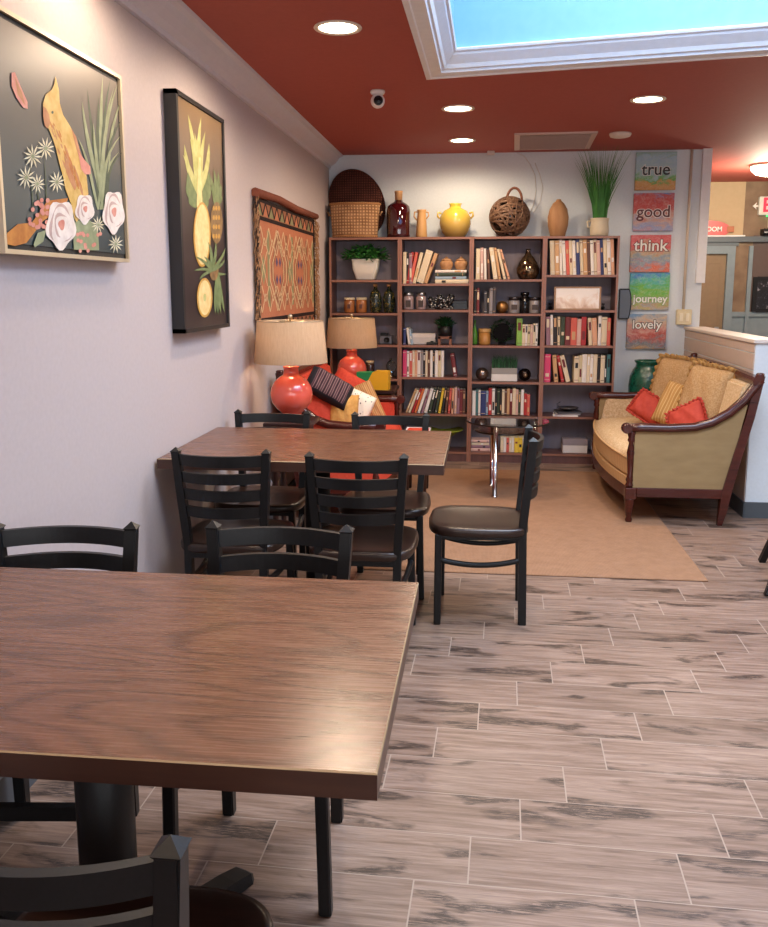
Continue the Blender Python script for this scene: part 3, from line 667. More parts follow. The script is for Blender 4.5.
def book_bm(w,h,d):
    bm=BM(); c=min(.003,w*.2)
    rbox(bm,(0,.004,0),(c,d,h)); rbox(bm,(w-c,.004,0),(w,d,h))
    # rounded spine
    n=6; pts=[(w/2-w/2*cos(PI*k/n),.004-.004*sin(PI*k/n)) for k in range(n+1)]+[(w,.007),(0,.007)]
    prism(bm,[(a,b,0) for a,b in pts],(0,0,h))
    rbox(bm,(c,.007,.003),(w-c,d-.004,h-.003),1)
    # title band
    rr=random.random()
    if rr<.75:
        z0=h*random.choice((.55,.62,.2,.35)); hh=h*random.choice((.12,.2,.3)); rbox(bm,(w*.22,-.0012,z0),(w*.78,.003,z0+hh),2)
    if rr>.4: rbox(bm,(w*.1,-.0010,h*.9),(w*.9,.003,h*.915),2); rbox(bm,(w*.1,-.0010,h*.08),(w*.9,.003,h*.095),2)
    return bm
XS=.00812   # metres per photo pixel on the bookcase front
CNT={}
def put_book(unit,row,w,h,col,x,z,lean,d=None,flat=False,labx=''):
    if not flat and (x<X0+unit*UW+.018 or x+w>X0+(unit+1)*UW-.0175 or (lean<0 and x+h*sin(lean)<X0+unit*UW+.017)or(lean>0 and x+w+h*sin(lean)>X0+(unit+1)*UW-.016)): return
    n=CNT.get((unit,row),0)+1; CNT[unit,row]=n
    d=d or random.uniform(.13,.17)
    bm=book_bm(w,h,d); ban=random.choice(['black','cream','white','maroon','tan']) if col not in('black','dark green','navy','maroon','brown','dark grey') else random.choice(['cream','tan','white'])
    y=YS+.03+random.uniform(0,.012)
    o=link('book',bm,[bmat(col),pages,bmat(ban)])
    if flat:
        o.rotation_euler=(0,PI/2,0); o.location=(x,y,z+w)    # lies flat: height runs along +x
    else:
        o.rotation_euler=(0,lean,0)
        if lean<=0: o.location=(x,y,z)
        else: o.location=(x,y,z)+Vector((0,0,0)) if False else (x,y,z)
    lab='%s book, %s from the left on the %s shelf of the %s bookcase'%(col,ORD[n],SH[row],UN[unit])
    if flat: lab='%s flat book%s on the %s shelf of the %s bookcase'%(col,labx,SH[row],UN[unit])
    tag(o,lab,'book',None,'' or None); o['group']='books on the %s shelf of the %s bookcase'%(SH[row],UN[unit])
def zrow(unit,row): return .083 if row==0 else SHELVES[unit][row-1]
def row_left(unit,row,xfrac,specs):
    """books from the left, leaning with their tops to the left; spec (w px, h px, colour, lean deg)"""
    x=X0+unit*UW+.019+xfrac*XS; z=zrow(unit,row)+.0003; pl=0;ph=0
    for w,h,c,le in specs:
        w*=XS;h*=XS;a=math.radians(le)
        x+=max(0,h*(sin(a)-sin(pl)))*1.0
        if a<pl: x+=0
        put_book(unit,row,w,h,c,x,z,-a); x+=w/cos(a)+(w*.0) +.0006+ (0 if a==pl else .001); pl=a
    return x
def row_right(unit,row,xr,specs):
    """books whose tops lean to the right, laid from the right wall of the bay; order right to left"""
    x=X0+(unit+1)*UW-.019-xr*XS; z=zrow(unit,row)+.0003; pl=0; out=[]
    for w,h,c,le in specs:
        w*=XS;h*=XS;a=math.radians(le)
        x-=max(0,h*(sin(a)-sin(pl)))
        out.append((w,h,c,x-w*cos(a),z+w*sin(a),a)); x-=w/cos(a)+.0006+(0 if a==pl else .001); pl=a
    for w,h,c,xx,zz,a in out[::-1]:
        put_book(unit,row,w,h,c,xx,zz,a)
# unit 2 (index 1)
row_left(1,5,.4,[(3.4,31,'cream',0),(2.4,30,'black',0),(3.2,30,'mauve',1)])
row_right(1,5,31,[(3.6,31,'tan',20),(7,33,'cream',17),(3.2,31,'cream',14),(3,31,'coral',11),(3,31,'red',9),(3.5,32,'pale pink',5),(3,32,'brown',3),(3,33,'black',2),(3.6,33,'cream',1),(3,32,'ivory',0)])
zz=zrow(1,5)+.0003
for w,h,c,lx in ((4,33,'cream',' lowest of the stack'),(3.2,31,'light blue',' second from below'),(3.4,30,'dark green',' third from below'),(2.6,31,'white',' topmost')):
    put_book(1,5,w*XS,h*XS,c,X0+2*UW-.024-33*XS-random.uniform(0,.0)+.0,zz,0,None,True,','+lx); zz+=w*XS+.0004
row_left(1,3,1,[(2.6,17,'navy',0),(2.6,17,'white',8),(2,16,'light blue',8)])
row_left(1,2,.5,[(4.2,27,'hot pink',0),(2.4,26,'white',0),(3,26,'coral',0),(2.5,27,'cream',0),(2.5,27,'peach',0),(3.2,27,'white',0),(2.6,27,'grey',0),(2,27,'black',0),(2.4,27,'cream',0),(2.4,26,'brown',0),(2.6,27,'white',0),(2,26,'black',0),(3.2,27,'white',0),(3,27,'ivory',0),(2.8,27,'white',0)])
row_left(1,2,48.5,[(4,24,'maroon',9)])
row_right(1,1,1.5,[(3,25,'brown',0),(3,25,'maroon',0),(2.5,26,'mauve',0),(2.5,27,'pale pink',1),(2.2,26,'peach',2),(2.4,26,'coral',4),(2.4,25,'brown',6),(2.2,26,'black',8),(2.5,26,'yellow',9),(2.5,25,'dark green',11),(2.5,26,'black',12),(2.6,26,'dark green',13),(3.2,26,'white',15),(2.2,25,'mauve',16),(2.8,26,'white',18),(2.4,26,'orange',19),(2.4,26,'red',20),(2.2,25,'cream',21),(2.2,26,'tan',22),(2.6,25,'white',23)][:19])
# unit 3 (index 2)
row_left(2,5,2,[(4,30,'cream',0),(3,31,'pale pink',1),(2.4,30,'white',2),(2.6,29,'brown',4),(4.2,31,'cream',9),(2.6,31,'tan',10),(2.6,30,'cream',14),(2.2,30,'peach',17)])
row_left(2,5,33.2,[(1.5,20,'orange',34)]) if 0 else None
row_left(2,4,0.6,[(2.6,25,'black',0),(2.8,25,'maroon',0)]); row_left(2,4,10.5,[(3,22,'dark grey',0),(2.2,20,'black',0),(3.2,25,'grey',0),(3,26,'dark grey',0)])
row_left(2,3,43.5,[(5.4,27,'lime green',0),(3,21,'cream',0),(2.2,21,'white',0),(2.6,21,'ivory',0),(2.6,21,'pale pink',0),(2.4,22,'cream',0),(2.2,22,'white',0),(2.4,21,'cream',0)])
row_left(2,1,.5,[(3.4,25,'white',0),(2.6,26,'teal',0),(2.2,26,'white',0),(5.4,25,'navy',0),(2.4,25,'light blue',0),(3.4,28,'red',0),(3,28,'white',0),(2.2,28,'black',0),(2.6,27,'dark green',0),(2,28,'black',0),(2.6,27,'cream',0),(2.2,27,'brown',0),(2.8,28,'tan',0),(2.6,27,'maroon',0),(3.4,28,'cream',0),(2.4,27,'pale pink',0),(2.4,26,'dark green',0),(3,27,'white',0),(3,23,'red',0),(3,22,'coral',0)])
row_left(2,0,30,[(3,15,'cream',0),(2.8,15,'white',0),(2.6,15,'coral',0),(2.6,15,'cream',0),(2.6,15,'white',0),(4,15,'yellow',0),(4,15,'yellow',0),(2.4,15,'white',0)])
zz=.0833
for w,h,c,lx in ((3.4,19,'pale pink',' lowest of the stack'),(3,19,'mauve',' second from below'),(3,18,'cream',' third from below'),(2.4,18,'pale pink',' topmost')):
    put_book(2,0,w*XS,h*XS,c,X0+2*UW+.022,zz,0,None,True,','+lx); zz+=w*XS+.0004
# unit 4 (index 3)
row_left(3,5,2.2,[(4.4,33,'cream',3),(4.4,33,'tan',3),(2.6,34,'white',3),(3,33,'white',4),(3.2,33,'coral',4),(3,34,'cream',4),(3.2,33,'white',4),(3.6,34,'navy',4),(3.2,34,'cream',4),(3.8,34,'tan',4),(3,34,'brown',4),(3,33,'white',4),(3,34,'cream',4),(3.2,33,'pale pink',4),(2.8,35,'navy',4),(3.6,35,'cream',4),(3.4,35,'white',4),(3.2,35,'peach',4),(3,34,'green',5)][:19])
row_left(3,3,.4,[(4.4,28,'mauve',2),(2.6,30,'white',2),(4,29,'black',2),(2.6,28,'cream',1),(4.2,28,'dark green',0),(5.4,28,'maroon',0),(6,27,'coral',0),(4,26,'pale pink',0),(5,28,'red',0)])
row_left(3,3,41.5,[(3.6,27,'cream',4),(4.6,27,'peach',4),(3.2,29,'white',0),(5.2,28,'cream',0),(3.6,27,'coral',0)])
row_left(3,2,.4,[(6.4,28,'hot pink',0)]); row_left(3,2,8,[(4,27,'tan',6),(3,27,'red',12),(4.4,27,'cream',15)])
row_left(3,2,30,[(4.8,26,'cream',0),(3,27,'ivory',0),(4.4,28,'white',0),(3,28,'cream',0),(3,28,'white',0),(4,28,'cream',0),(3,28,'black',0),(4,27,'cream',0),(2,28,'black',0),(3.4,28,'teal',0)])
# ---------------------------------------------------------------- things on the shelves
def SP(u,unit,row,dy=.12): # x on a shelf from a photo column at that shelf
    z=zrow(unit,row)+.0005; vv=H and 0
    # invert numerically on the plane of depth YS+dy
    Y=YS+dy; v=400.0
    for _ in range(12):
        p=atY(u,v,Y); v+=(p.z-z)/(0.0082)
    return Vector((atY(u,v,Y).x,Y,z))
def ob(name,bm,mats,p,label,cat,group=None,rot=None): return tag(link(name,bm,mats,None,p,rot),label,cat,group)
green1=M('leaf_green','#2f6b2c',.6,0,.3,.5,20); green2=M('deep_leaf_green','#1f4a2a',.6,0,.3,.5,20); green3=M('grass_green','#3d7a34',.55,0,.3,.5,14)
def leafy(bm,n,R,hz,c=(0,0,0),leaf=.03,wd=.012,droop=.5,up=.3,mi=0):
    c=Vector(c)
    for _ in range(n):
        a=random.uniform(0,2*PI); e=random.uniform(-.3,1.3); r=R*random.uniform(.15,1)
        p=c+Vector((cos(a)*r,sin(a)*r*.8,hz*random.random()*(1-.5*(r/R)**2)))
        d=Vector((cos(a),sin(a),random.uniform(-droop,up+.6))).normalized(); s=d.cross(Vector((random.uniform(-.5,.5),random.uniform(-.5,.5),1))).normalized()*wd; L_=leaf*random.uniform(.6,1.3)
        v=[bm.verts.new(p),bm.verts.new(p+d*L_*.5+s),bm.verts.new(p+d*L_),bm.verts.new(p+d*L_*.5-s)]
        f=bm.faces.new(v); f.material_index=mi
def blades(bm,n,R,h,c=(0,0,0),spread=.3,wd=.004,curve=.3,flat=1):
    c=Vector(c)
    for _ in range(n):
        a=random.uniform(0,2*PI); r=R*random.random()**.5; p=c+Vector((cos(a)*r,sin(a)*r*flat,0)); hh=h*random.uniform(.55,1.05); sp=spread*random.uniform(.2,1)*hh
        o=Vector((cos(a)*sp,sin(a)*sp*.7,0)); s=Vector((-sin(a),cos(a),0))*wd if random.random()<.5 else Vector((wd,0,0)); P=[]
        for k in range(5):
            q=k/4; P.append(Vector((p.x+o.x*(q**(1+curve*3)),p.y+o.y*.5*(q**(1+curve*3)),p.z))+Vector((0,0,hh*(q-curve*.25*q*q*q))))
        prev=None
        for k,x in enumerate(P):
            w_=s*(1-k/4.05); cur=(bm.verts.new(x-w_),bm.verts.new(x+w_))
            if prev: bm.faces.new((prev[0],prev[1],cur[1],cur[0]))
            prev=cur
# unit 1
p=SP(366,0,5); t=thing('potted_fern','bushy green fern in a white square tapered pot, leftmost bookcase','plant',p)
bm=BM(); 
R=[]
for z,h in ((0,.072),(.01,.078),(.09,.103),(.165,.112),(.17,.108),(.150,.10),(.150,.0)):
    pts=[]
    for k in range(24):
        a=2*PI*k/24; q=7; pts.append(bm.verts.new((abs(cos(a))**(2/q)*(1 if cos(a)>0 else -1)*h,abs(sin(a))**(2/q)*(1 if sin(a)>0 else -1)*h*.9,z)))
    R.append(pts)
for A,B in zip(R[:-1],R[1:-1]):
    for k in range(24): f=bm.faces.new((A[k],A[(k+1)%24],B[(k+1)%24],B[k])); f.smooth=True
bm.faces.new(R[0][::-1]); bm.faces.new(R[-2]); [bm.verts.remove(v) for v in R[-1]]
link('pot',bm,M('white_glazed_pot','#ded8cd',.35),t); bm=BM(); leafy(bm,520,.17,.12,(0,-.01,.165),.055,.012,.7,.1); link('foliage',bm,green1,t)
amber=M('amber_jar_contents','#a8683a',.25,0,.6)
for k,u in enumerate((349.5,361.5)):
    t=thing('storage_jar',['amber spice jar with cream lid, left of the pair','amber spice jar with cream lid, right of the pair'][k],'jar',SP(u,0,4),0,'amber spice jars')
    bm=BM(); lathe(bm,[(.040,0),(.044,.006),(.044,.095),(.038,.105)],seg=24); link('body',bm,amber,t); bm=BM(); lathe(bm,[(.043,.105),(.045,.108),(.045,.122),(.042,.125)],seg=24); link('lid',bm,M('cream_lid','#cdbb9c',.5),t); bm=BM(); rbox(bm,(-.012,-.046,.035),(.012,-.040,.07)); link('badge',bm,M('dark_badge','#5a3022',.5),t)
gt=NT('gold_flecked_black'); n=gt.noise(gt.co(),55,4,.7,1.5); gt.col(gt.ramp(n,[(.50,'#15211c'),(.56,'#20332a'),(.62,'#a88a3a')]),.25,0,.6)
for k,u in enumerate((375.5,389)):
    t=thing('decorative_bottle',['dark bottle with gold floral wrap, left one beside the jars','dark bottle with gold floral wrap, right one by the panel'][k],'bottle',SP(u,0,4),0,'gold patterned bottles')
    bm=BM(); lathe(bm,[(.036,0),(.042,.01),(.048,.06),(.050,.12),(.040,.165),(.018,.19),(.014,.20),(.014,.215)],seg=24); link('body',bm,gt.m,t); bm=BM(); lathe(bm,[(.016,.215),(.018,.22),(.018,.235),(.0,.24)],seg=16); link('stopper',bm,M('cork','#b98e62',.8),t)
    bm=BM(); leafy(bm,60,.055,.17,(0,0,.02),.02,.007); link('wrapped_leaves',bm,M('olive_gold_leaves','#6d6a2f',.5,0,.4,.5),t)
t=thing('film_camera','small grey box camera on the third shelf behind the lampshade','camera',SP(386,0,3),0)
bm=BM(); rbox(bm,(-.055,-.03,0),(.055,.03,.07),0,.006); rbox(bm,(-.045,-.025,.07),(.02,.025,.092),1,.004); link('body',bm,[M('grey_metal','#6c6a70',.4,.4),mblack],t); bm=BM(); lathe(bm,[(.022,0),(.024,.02),(.018,.022),(.016,.01),(0,.01)],(.01,-.03,.036),20,rot=(PI/2,0,0)); link('lens',bm,mblack,t)
t=thing('glass_lantern','dark glass jar with pale cork lid on lower left shelf','jar',SP(370,0,2))
bm=BM(); lathe(bm,[(.034,0),(.038,.006),(.038,.11),(.030,.118)],seg=24); link('body',bm,M('smoky_brown_glass','#3b241e',.12,0,.7),t); bm=BM(); lathe(bm,[(.033,.118),(.034,.14),(0,.142)],seg=24); link('lid',bm,M('pale_cork','#c9ad8b',.7),t)
t=thing('glass_ornament','small clear glass globe ornament on a stand, lower left shelf','ornament',SP(391,0,2))
bm=BM(); lathe(bm,[(0,.04),(.02,.045),(.038,.075),(.042,.10),(.030,.13),(.012,.145),(.010,.16),(0,.162)],seg=24); link('globe',bm,glass.m,t); bm=BM(); lathe(bm,[(.03,0),(.03,.01),(.008,.018),(.008,.036),(.02,.040)],seg=20); link('stand',bm,brass,t)
# unit 2
clay=bumpy('tan_clay','#a97a52','#c0946a',40,.8,.3)
ztop=zrow(1,5)+(4+3.2+3.4+2.6)*XS+.0025
for k,u in enumerate((446.5,461)):
    p=atY(u,264,YS+.11); t=thing('clay_jar',['small tan clay jar with lid on the book stack, left one','small tan clay jar with lid on the book stack, right one'][k],'jar',(p.x,p.y,ztop),0,'tan clay jars')
    bm=BM(); lathe(bm,[(.030,0),(.042,.012),(.053,.04),(.052,.06),(.040,.075)],seg=28); link('body',bm,clay,t); bm=BM(); lathe(bm,[(.042,.075),(.040,.084),(.02,.092),(.012,.094),(.014,.104),(0,.108)],seg=24); link('lid',bm,clay,t)
jg=M('pinkish_jar_glass','#b39a98',.12,0,.8)
for k,u in enumerate((408.5,421)):
    t=thing('glass_jar',['glass jar with silver lid on second bookcase, left one','glass jar with silver lid on second bookcase, right one'][k],'jar',SP(u,1,4),0,'silver lidded jars')
    bm=BM(); lathe(bm,[(.038,0),(.043,.006),(.043,.098),(.036,.108),(.036,.114)],seg=24); link('body',bm,jg,t); bm=BM(); lathe(bm,[(.039,.112),(.041,.115),(.041,.134),(.037,.137)],seg=24); link('lid',bm,M('silver_lid','#a5a5a8',.3,1),t); bm=BM(); rbox(bm,(-.02,-.0455,.02),(.02,-.040,.075)); link('paper_tag',bm,M('dark_paper','#4a3f3d',.7),t)
dots=NT('black_with_white_dots'); vo=dots.n('ShaderNodeTexVoronoi'); dots.l(dots.co(),vo.inputs['Vector']); vo.inputs['Scale'].default_value=60; dots.col(dots.ramp(vo.outputs['Distance'],[(.28,'#e6e2dc'),(.33,'#121113')]),.4)
bm=BM()
for k in range(3): tube(bm,[(-.10+.2*q/16,-.02+.015*k,.022+.018*k+.03*sin(q*.8+k*1.3)*(1 if k else .3)+(.02 if k else 0)) for q in range(17)],[.016+.006*sin(q) for q in range(17)],8)
ob('bead_garland',bm,dots.m,SP(441,1,4,.10)+Vector((0,0,.002)),'black garland with white dots heaped on second bookcase shelf','garland')
bm=BM(); rbox(bm,(-.06,-.04,0),(.06,.04,.072),0,.004); rbox(bm,(-.062,-.042,.05),(.062,.042,.056),0,.001); ob('keepsake_box',bm,M('black_lacquer','#131115',.3),SP(460,1,4),'plain black box at the right end of a second bookcase shelf','box')
bm=BM(); rbox(bm,(-.105,-.05,0),(.105,.05,.088),0,.003); rbox(bm,(-.107,-.052,.055),(.107,.052,.09),1,.003); ob('storage_box',bm,[M('pale_card','#cfc4bd',.6),M('cream_card_lid','#dcd0c6',.6)],SP(423,1,3,.15),'low cream storage box next to leaning books, second bookcase','box')
bm=BM(); rbox(bm,(-.045,-.03,0),(.045,.03,.022),0,.004); lathe(bm,[(.012,.022),(.014,.03),(0,.032)],(0,0,0),12); ob('trinket_box',bm,mblack,SP(432,1,3,.055),'tiny flat black box in front of the cream storage box','box')
t=thing('potted_succulent','green succulent in a black pot on a wooden stand, second bookcase','plant',SP(445,1,3,.08))
bm=BM(); 
for a in (-1,1): rbox(bm,(a*.045-.01,-.05,0),(a*.045+.01,.05,.068)); 
rbox(bm,(-.055,-.05,.05),(.055,.05,.07)); link('stand',bm,wood('walnut_stand','#5a3526','#7a4a33','#8d5a40',3,.5),t)
bm=BM(); lathe(bm,[(.05,.071),(.058,.075),(.062,.15),(.056,.151),(.054,.14),(0,.14)],seg=24); link('pot',bm,mblack,t); bm=BM(); leafy(bm,200,.06,.07,(0,0,.145),.045,.010,.1,.6); link('foliage',bm,green2,t)
t=thing('footed_bowl','wide yellow green bowl on the bottom shelf of the second bookcase','bowl',SP(443,1,0,.14))
bm=BM(); lathe(bm,[(.06,0),(.055,.02),(.03,.05),(.06,.10),(.13,.145),(.17,.165),(.172,.172),(.12,.150),(0,.11)],seg=40); link('bowl',bm,M('lime_glazed_ceramic','#9aa32a',.25),t)
# unit 3
bz=NT('mottled_bronze_glaze'); n=bz.noise(bz.co(),18,4,.6,1); bz.col(bz.ramp(n,[(.4,'#2b2018'),(.62,'#8c7256'),(.75,'#cbb89c')]),.12,.75,.6)
bm=BM(); lathe(bm,[(.05,0),(.07,.008),(.090,.05),(.092,.085),(.075,.13),(.045,.175),(.022,.205),(.017,.225),(.020,.242),(.015,.242),(.012,.21),(0,.20)],seg=40); ob('bronze_vase',bm,bz.m,SP(527.5,2,5),'teardrop bronze glazed vase on top shelf of third bookcase','vase')
goldm=M('satin_gold','#a87c4a',.28,.8)
def ball(r,seg=32): bm=BM(); lathe(bm,[(r*sin(PI*k/16),r-r*cos(PI*k/16)) for k in range(17)],seg=seg,cap=False); return bm
bm=ball(.05); lathe(bm,[(.022,-.0),(.022,.004)],(0,0,0),16); ob('gold_ball',bm,goldm,SP(502,2,4),'satin gold ball between dark books and a glass jar','ornament')
for k,u in enumerate((514,534.5)):
    t=thing('glass_jar',['glass jar with dark lid right of the gold ball','glass jar with dark lid at right end, by bookcase side'][k],'jar',SP(u,2,4),0,'dark lidded jars')
    bm=BM(); lathe(bm,[(.04,0),(.045,.006),(.045,.10),(.042,.105)],seg=24); link('body',bm,M('frosted_jar','#a09a9a',.2,0,.7),t); bm=BM(); lathe(bm,[(.047,.105),(.047,.128),(.044,.130)],seg=24); link('lid',bm,M('gunmetal_lid','#4b4648',.3,.8),t); bm=BM(); rbox(bm,(-.024,-.048,.03),(.024,-.042,.07)); link('paper_tag',bm,M('dark_paper','#4a3f3d',.7),t)
bm=BM(); lathe(bm,[(.036,0),(.038,.004),(.038,.125),(.028,.135),(.028,.145),(.036,.148),(.036,.168),(.03,.172)],seg=24); ob('tea_canister',bm,M('black_gloss','#101114',.15),SP(524.5,2,4),'tall glossy black canister between two glass jars','canister')
bm=BM(); lathe(bm,[(.018,0),(.024,.01),(.022,.10),(.010,.15),(.008,.19),(.012,.2)],seg=20); ob('green_bottle',bm,M('bright_green_glass','#4d8a2e',.15,0,.7),SP(474.5,2,3),'slim green bottle at left end of third bookcase shelf','bottle')
t=thing('wooden_jar','small golden wooden jar beside the slim green bottle','jar',SP(484.5,2,3)); bm=BM(); lathe(bm,[(.044,0),(.048,.008),(.048,.10)],seg=24); link('body',bm,M('honey_wood','#b98345',.4),t); bm=BM(); lathe(bm,[(.050,.10),(.052,.104),(.052,.128),(.046,.132)],seg=24); link('lid',bm,M('honey_wood_light','#c99a5c',.4),t)
t=thing('wreath','small green leaf wreath round a black plaque, third bookcase','wreath',SP(502,2,3,.09))
bm=BM(); lathe(bm,[(.072,-.01),(.076,0),(.072,.01)],(0,0,.10),32,rot=(PI/2,0,0)); rbox(bm,(-.03,-.015,0),(.03,.03,.03)); link('plaque',bm,M('matte_black_plaque','#111013',.8,0,.1),t)
bm=BM()
for k in range(30):
    a=2*PI*k/30; leafy(bm,11,.022,.02,(cos(a)*.078,-.005,.105+sin(a)*.085),.022,.007)
link('leaves',bm,green2,t)
t=thing('grass_planter','grey planter box of clipped green grass in the third bookcase','plant',SP(504,2,2,.11))
bm=BM(); rbox(bm,(-.105,-.055,0),(.105,.055,.058),0,.003); rbox(bm,(-.105,-.055,.058),(.105,.055,.108),1,.003); link('planter',bm,[M('white_lower_band','#d8d5d0',.5),M('grey_upper_band','#96938f',.5)],t)
bm=BM()
for _ in range(420):
    x=random.uniform(-.1,.1); y=random.uniform(-.05,.05); h_=random.uniform(.06,.118); dx=random.uniform(-.016,.016)
    gf=bm.faces.new([bm.verts.new(q) for q in ((x-.0022,y,.105),(x+.0022,y,.105),(x+dx,y,.105+h_))]); gf.material_index=random.randint(0,2)
link('grass',bm,[M('dark_grass','#1c4427',.6,0,.3,.5),M('mid_grass','#2f6238',.6,0,.3,.5),M('deep_grass','#10281a',.6,0,.3,.5)],t)
ob('silver_orb',ball(.054),M('antique_silver','#8d807a',.25,.9,.5,.4,12),SP(482,2,2),'antique silver orb at the left of the grass planter','ornament')
bm=ball(.052); lathe(bm,[(.018,0),(.02,.004),(.0,.005)],(.005,-.049,.05),16,1,rot=(PI/2,0,0)); ob('black_orb',bm,[M('dark_bronze_orb','#1d1718',.2,.6),brass],SP(524.5,2,2),'dark bronze orb with brass eye right of the planter','ornament')
# unit 4
t=thing('picture_frame','pale landscape picture in a wooden frame, rightmost bookcase','picture',SP(577,3,4,.07))
bm=BM(); 
for s in (-1,1): rbox(bm,(s*.178-.007,-.008,0),(s*.178+.007,.012,.185)); 
rbox(bm,(-.17,-.008,0),(.17,.012,.012)); rbox(bm,(-.17,-.008,.173),(.17,.012,.185)); link('frame',bm,M('honey_frame','#a27d5c',.4),t)
bm=BM(); rbox(bm,(-.171,-.002,.012),(.171,.008,.173)); pt=NT('pale_mountain_picture'); s_=pt.co(); n=pt.noise(s_,9,5,.6,.6); sp_=pt.n('ShaderNodeSeparateXYZ'); pt.l(s_,sp_.inputs[0]); f=pt.math('ADD',n,pt.math('MULTIPLY',sp_.outputs[2],2.2)); pt.col(pt.ramp(f,[(.45,'#caa88f'),(.62,'#e8d5c5'),(.72,'#f6efe8')]),.3); link('print',bm,pt.m,t)
for k,u in enumerate((550.2,603)):
    bm=ball(.014,16); tube(bm,[(0,0,.02),(0,0,.045)],.004); tube(bm,[(-.012,0,.045),(.012,0,.045)],.005); ob('iron_knob',bm,mblack,SP(u,3,4,.2),['small black ornament left of the framed landscape picture','small black ornament right of the framed landscape picture'][k],'ornament')
z0=SP(568,3,1,.09); zz=z0.z
for k,(c,nm) in enumerate((('white','lowest'),('grey','middle'),('dark grey','topmost'))):
    bm=BM(); prism(bm,[(-.10,-.09,0),(.10,-.09,0),(.10,.09,0),(-.10,.09,0)],(0,0,.012)); o=ob('magazine',bm,[bmat(c)],(z0.x-.02+.01*k,z0.y+.01,zz),'%s magazine in the small stack on the rightmost bookcase, %s'%(c,nm),'magazine','stacked magazines',(0,0,rx(6*k-6))); zz+=.0125
bm=BM(); lathe(bm,[(.03,0),(.04,.004),(.085,.022),(.09,.03),(.08,.026),(0,.01)],seg=32); tube(bm,[(-.07,0,.03),(-.09,0,.055),(-.06,.02,.07)],.004); ob('silver_dish',bm,M('tarnished_silver','#6d6868',.25,.9),(z0.x-.005,z0.y,zz),'shallow silver dish resting on the magazine stack','dish')
bm=BM(); rbox(bm,(-.10,-.07,0),(.10,.07,.065),0,.003); rbox(bm,(-.102,-.072,.065),(.102,.072,.115),1,.003); ob('storage_box',bm,[M('white_card','#d4cbc6',.6),M('mauve_grey_card_lid','#8d8084',.6)],SP(574,3,0,.12),'white and grey lidded box on the bottom shelf, rightmost bookcase','box')
# ---------------------------------------------------------------- on top of the bookcases
def TP(u,dy=.12): p=atY(u,238,YS+dy); return Vector((p.x,YS+dy,1.8293))
t=thing('oval_basket','oval light wicker basket on the left bookcase in front of its lid','basket',TP(355,.11))
wk=weave('light_wicker','#6e4a30','#d3a67a',13,.8,1,('X','Z'))
bm=BM(); lathe(bm,[(.175,0),(.185,.01),(.205,.24),(.208,.27),(.198,.27),(.19,.24),(.17,.02),(0,.02)],seg=64,sy=.5); link('body',bm,wk,t)
bm=BM(); tube(bm,[(.205*cos(2*PI*i/48),.103*sin(2*PI*i/48),.268) for i in range(48)],.011,8,closed=True); link('rim',bm,weave('wicker_rim','#8c5f3c','#b98a5c',20,.8,.9),t); bm=BM(); tube(bm,[(.18*cos(2*PI*i/48),.09*sin(2*PI*i/48),.012) for i in range(48)],.010,8,closed=True); link('foot_ring',bm,weave('wicker_rim','#8c5f3c','#b98a5c',20,.8,.9),t)
for s in (-1,1): bm=BM(); tube(bm,[(s*.208,-.02,.18),(s*.222,-.01,.21),(s*.222,.01,.21),(s*.208,.02,.18)],.006,6); link('handle',bm,wk,t)
dw=weave('dark_wicker','#220f0c','#63372c',16,.8,1)
bm=BM(); lathe(bm,[(0,.036),(.08,.034),(.17,.026),(.207,.012),(.218,0),(.218,-.012),(.207,-.014),(0,-.01)],seg=64,sx=1,sy=1.28,rot=(PI/2,rx(-24),0)); tube(bm,[Euler((PI/2,rx(-24),0)).to_matrix()@Vector((.217*cos(2*PI*i/60),.278*sin(2*PI*i/60),-.004)) for i in range(60)],.011,8,closed=True)
ob('basket_lid',bm,dw,(-1.045,YS+.232,2.115),'dark brown oval wicker lid leaning on the wall behind the basket','lid',rot=(rx(0),0,0))
t=thing('demijohn','dark red glass demijohn with cork stopper on the bookcase','bottle',TP(398.5))
rg=NT('dark_ruby_glass'); rg.col('#3a0a10',.05,0,.8); rg.p.inputs['Coat Weight'].default_value=.6
bm=BM(); lathe(bm,[(.085,0),(.094,.008),(.096,.03),(.096,.215),(.088,.25),(.065,.272),(.036,.285),(.030,.30)],seg=48); link('body',bm,rg.m,t); bm=BM(); lathe(bm,[(.029,.30),(.031,.355),(.033,.358),(.033,.372),(0,.373)],seg=24); link('stopper',bm,M('cork','#b98e62',.8),t)
t=thing('pitcher','slim honey coloured pitcher between red demijohn and yellow vase','pitcher',TP(421.5))
hon=M('honey_glaze','#c99b63',.35)
bm=BM(); lathe(bm,[(.042,0),(.046,.01),(.040,.12),(.034,.19),(.034,.21),(.040,.222),(.034,.222),(.030,.20),(0,.19)],seg=28); link('body',bm,hon,t); bm=BM(); tube(bm,[(-.034,0,.205),(-.058,0,.205),(-.062,0,.17),(-.038,0,.14)],.006,8); link('handle',bm,hon,t); bm=BM(); tube(bm,[(.034,0,.205),(.055,0,.20),(.058,0,.175),(.037,0,.15)],.005,8); link('spout',bm,hon,t)
t=thing('yellow_vase','round yellow glazed vase with small handles on the bookcase','vase',TP(455))
yl=NT('yellow_ochre_glaze'); sy_=yl.n('ShaderNodeSeparateXYZ'); yl.l(yl.co(),sy_.inputs[0]); n=yl.noise(yl.co(),9,3); f=yl.math('ADD',yl.math('MULTIPLY',sy_.outputs[2],3.2),yl.math('MULTIPLY',n,.2)); yl.col(yl.ramp(f,[(.02,'#6b431f'),(.12,'#a5884a'),(.4,'#c2a254'),(.8,'#d9bb45')]),.12,0,.6)
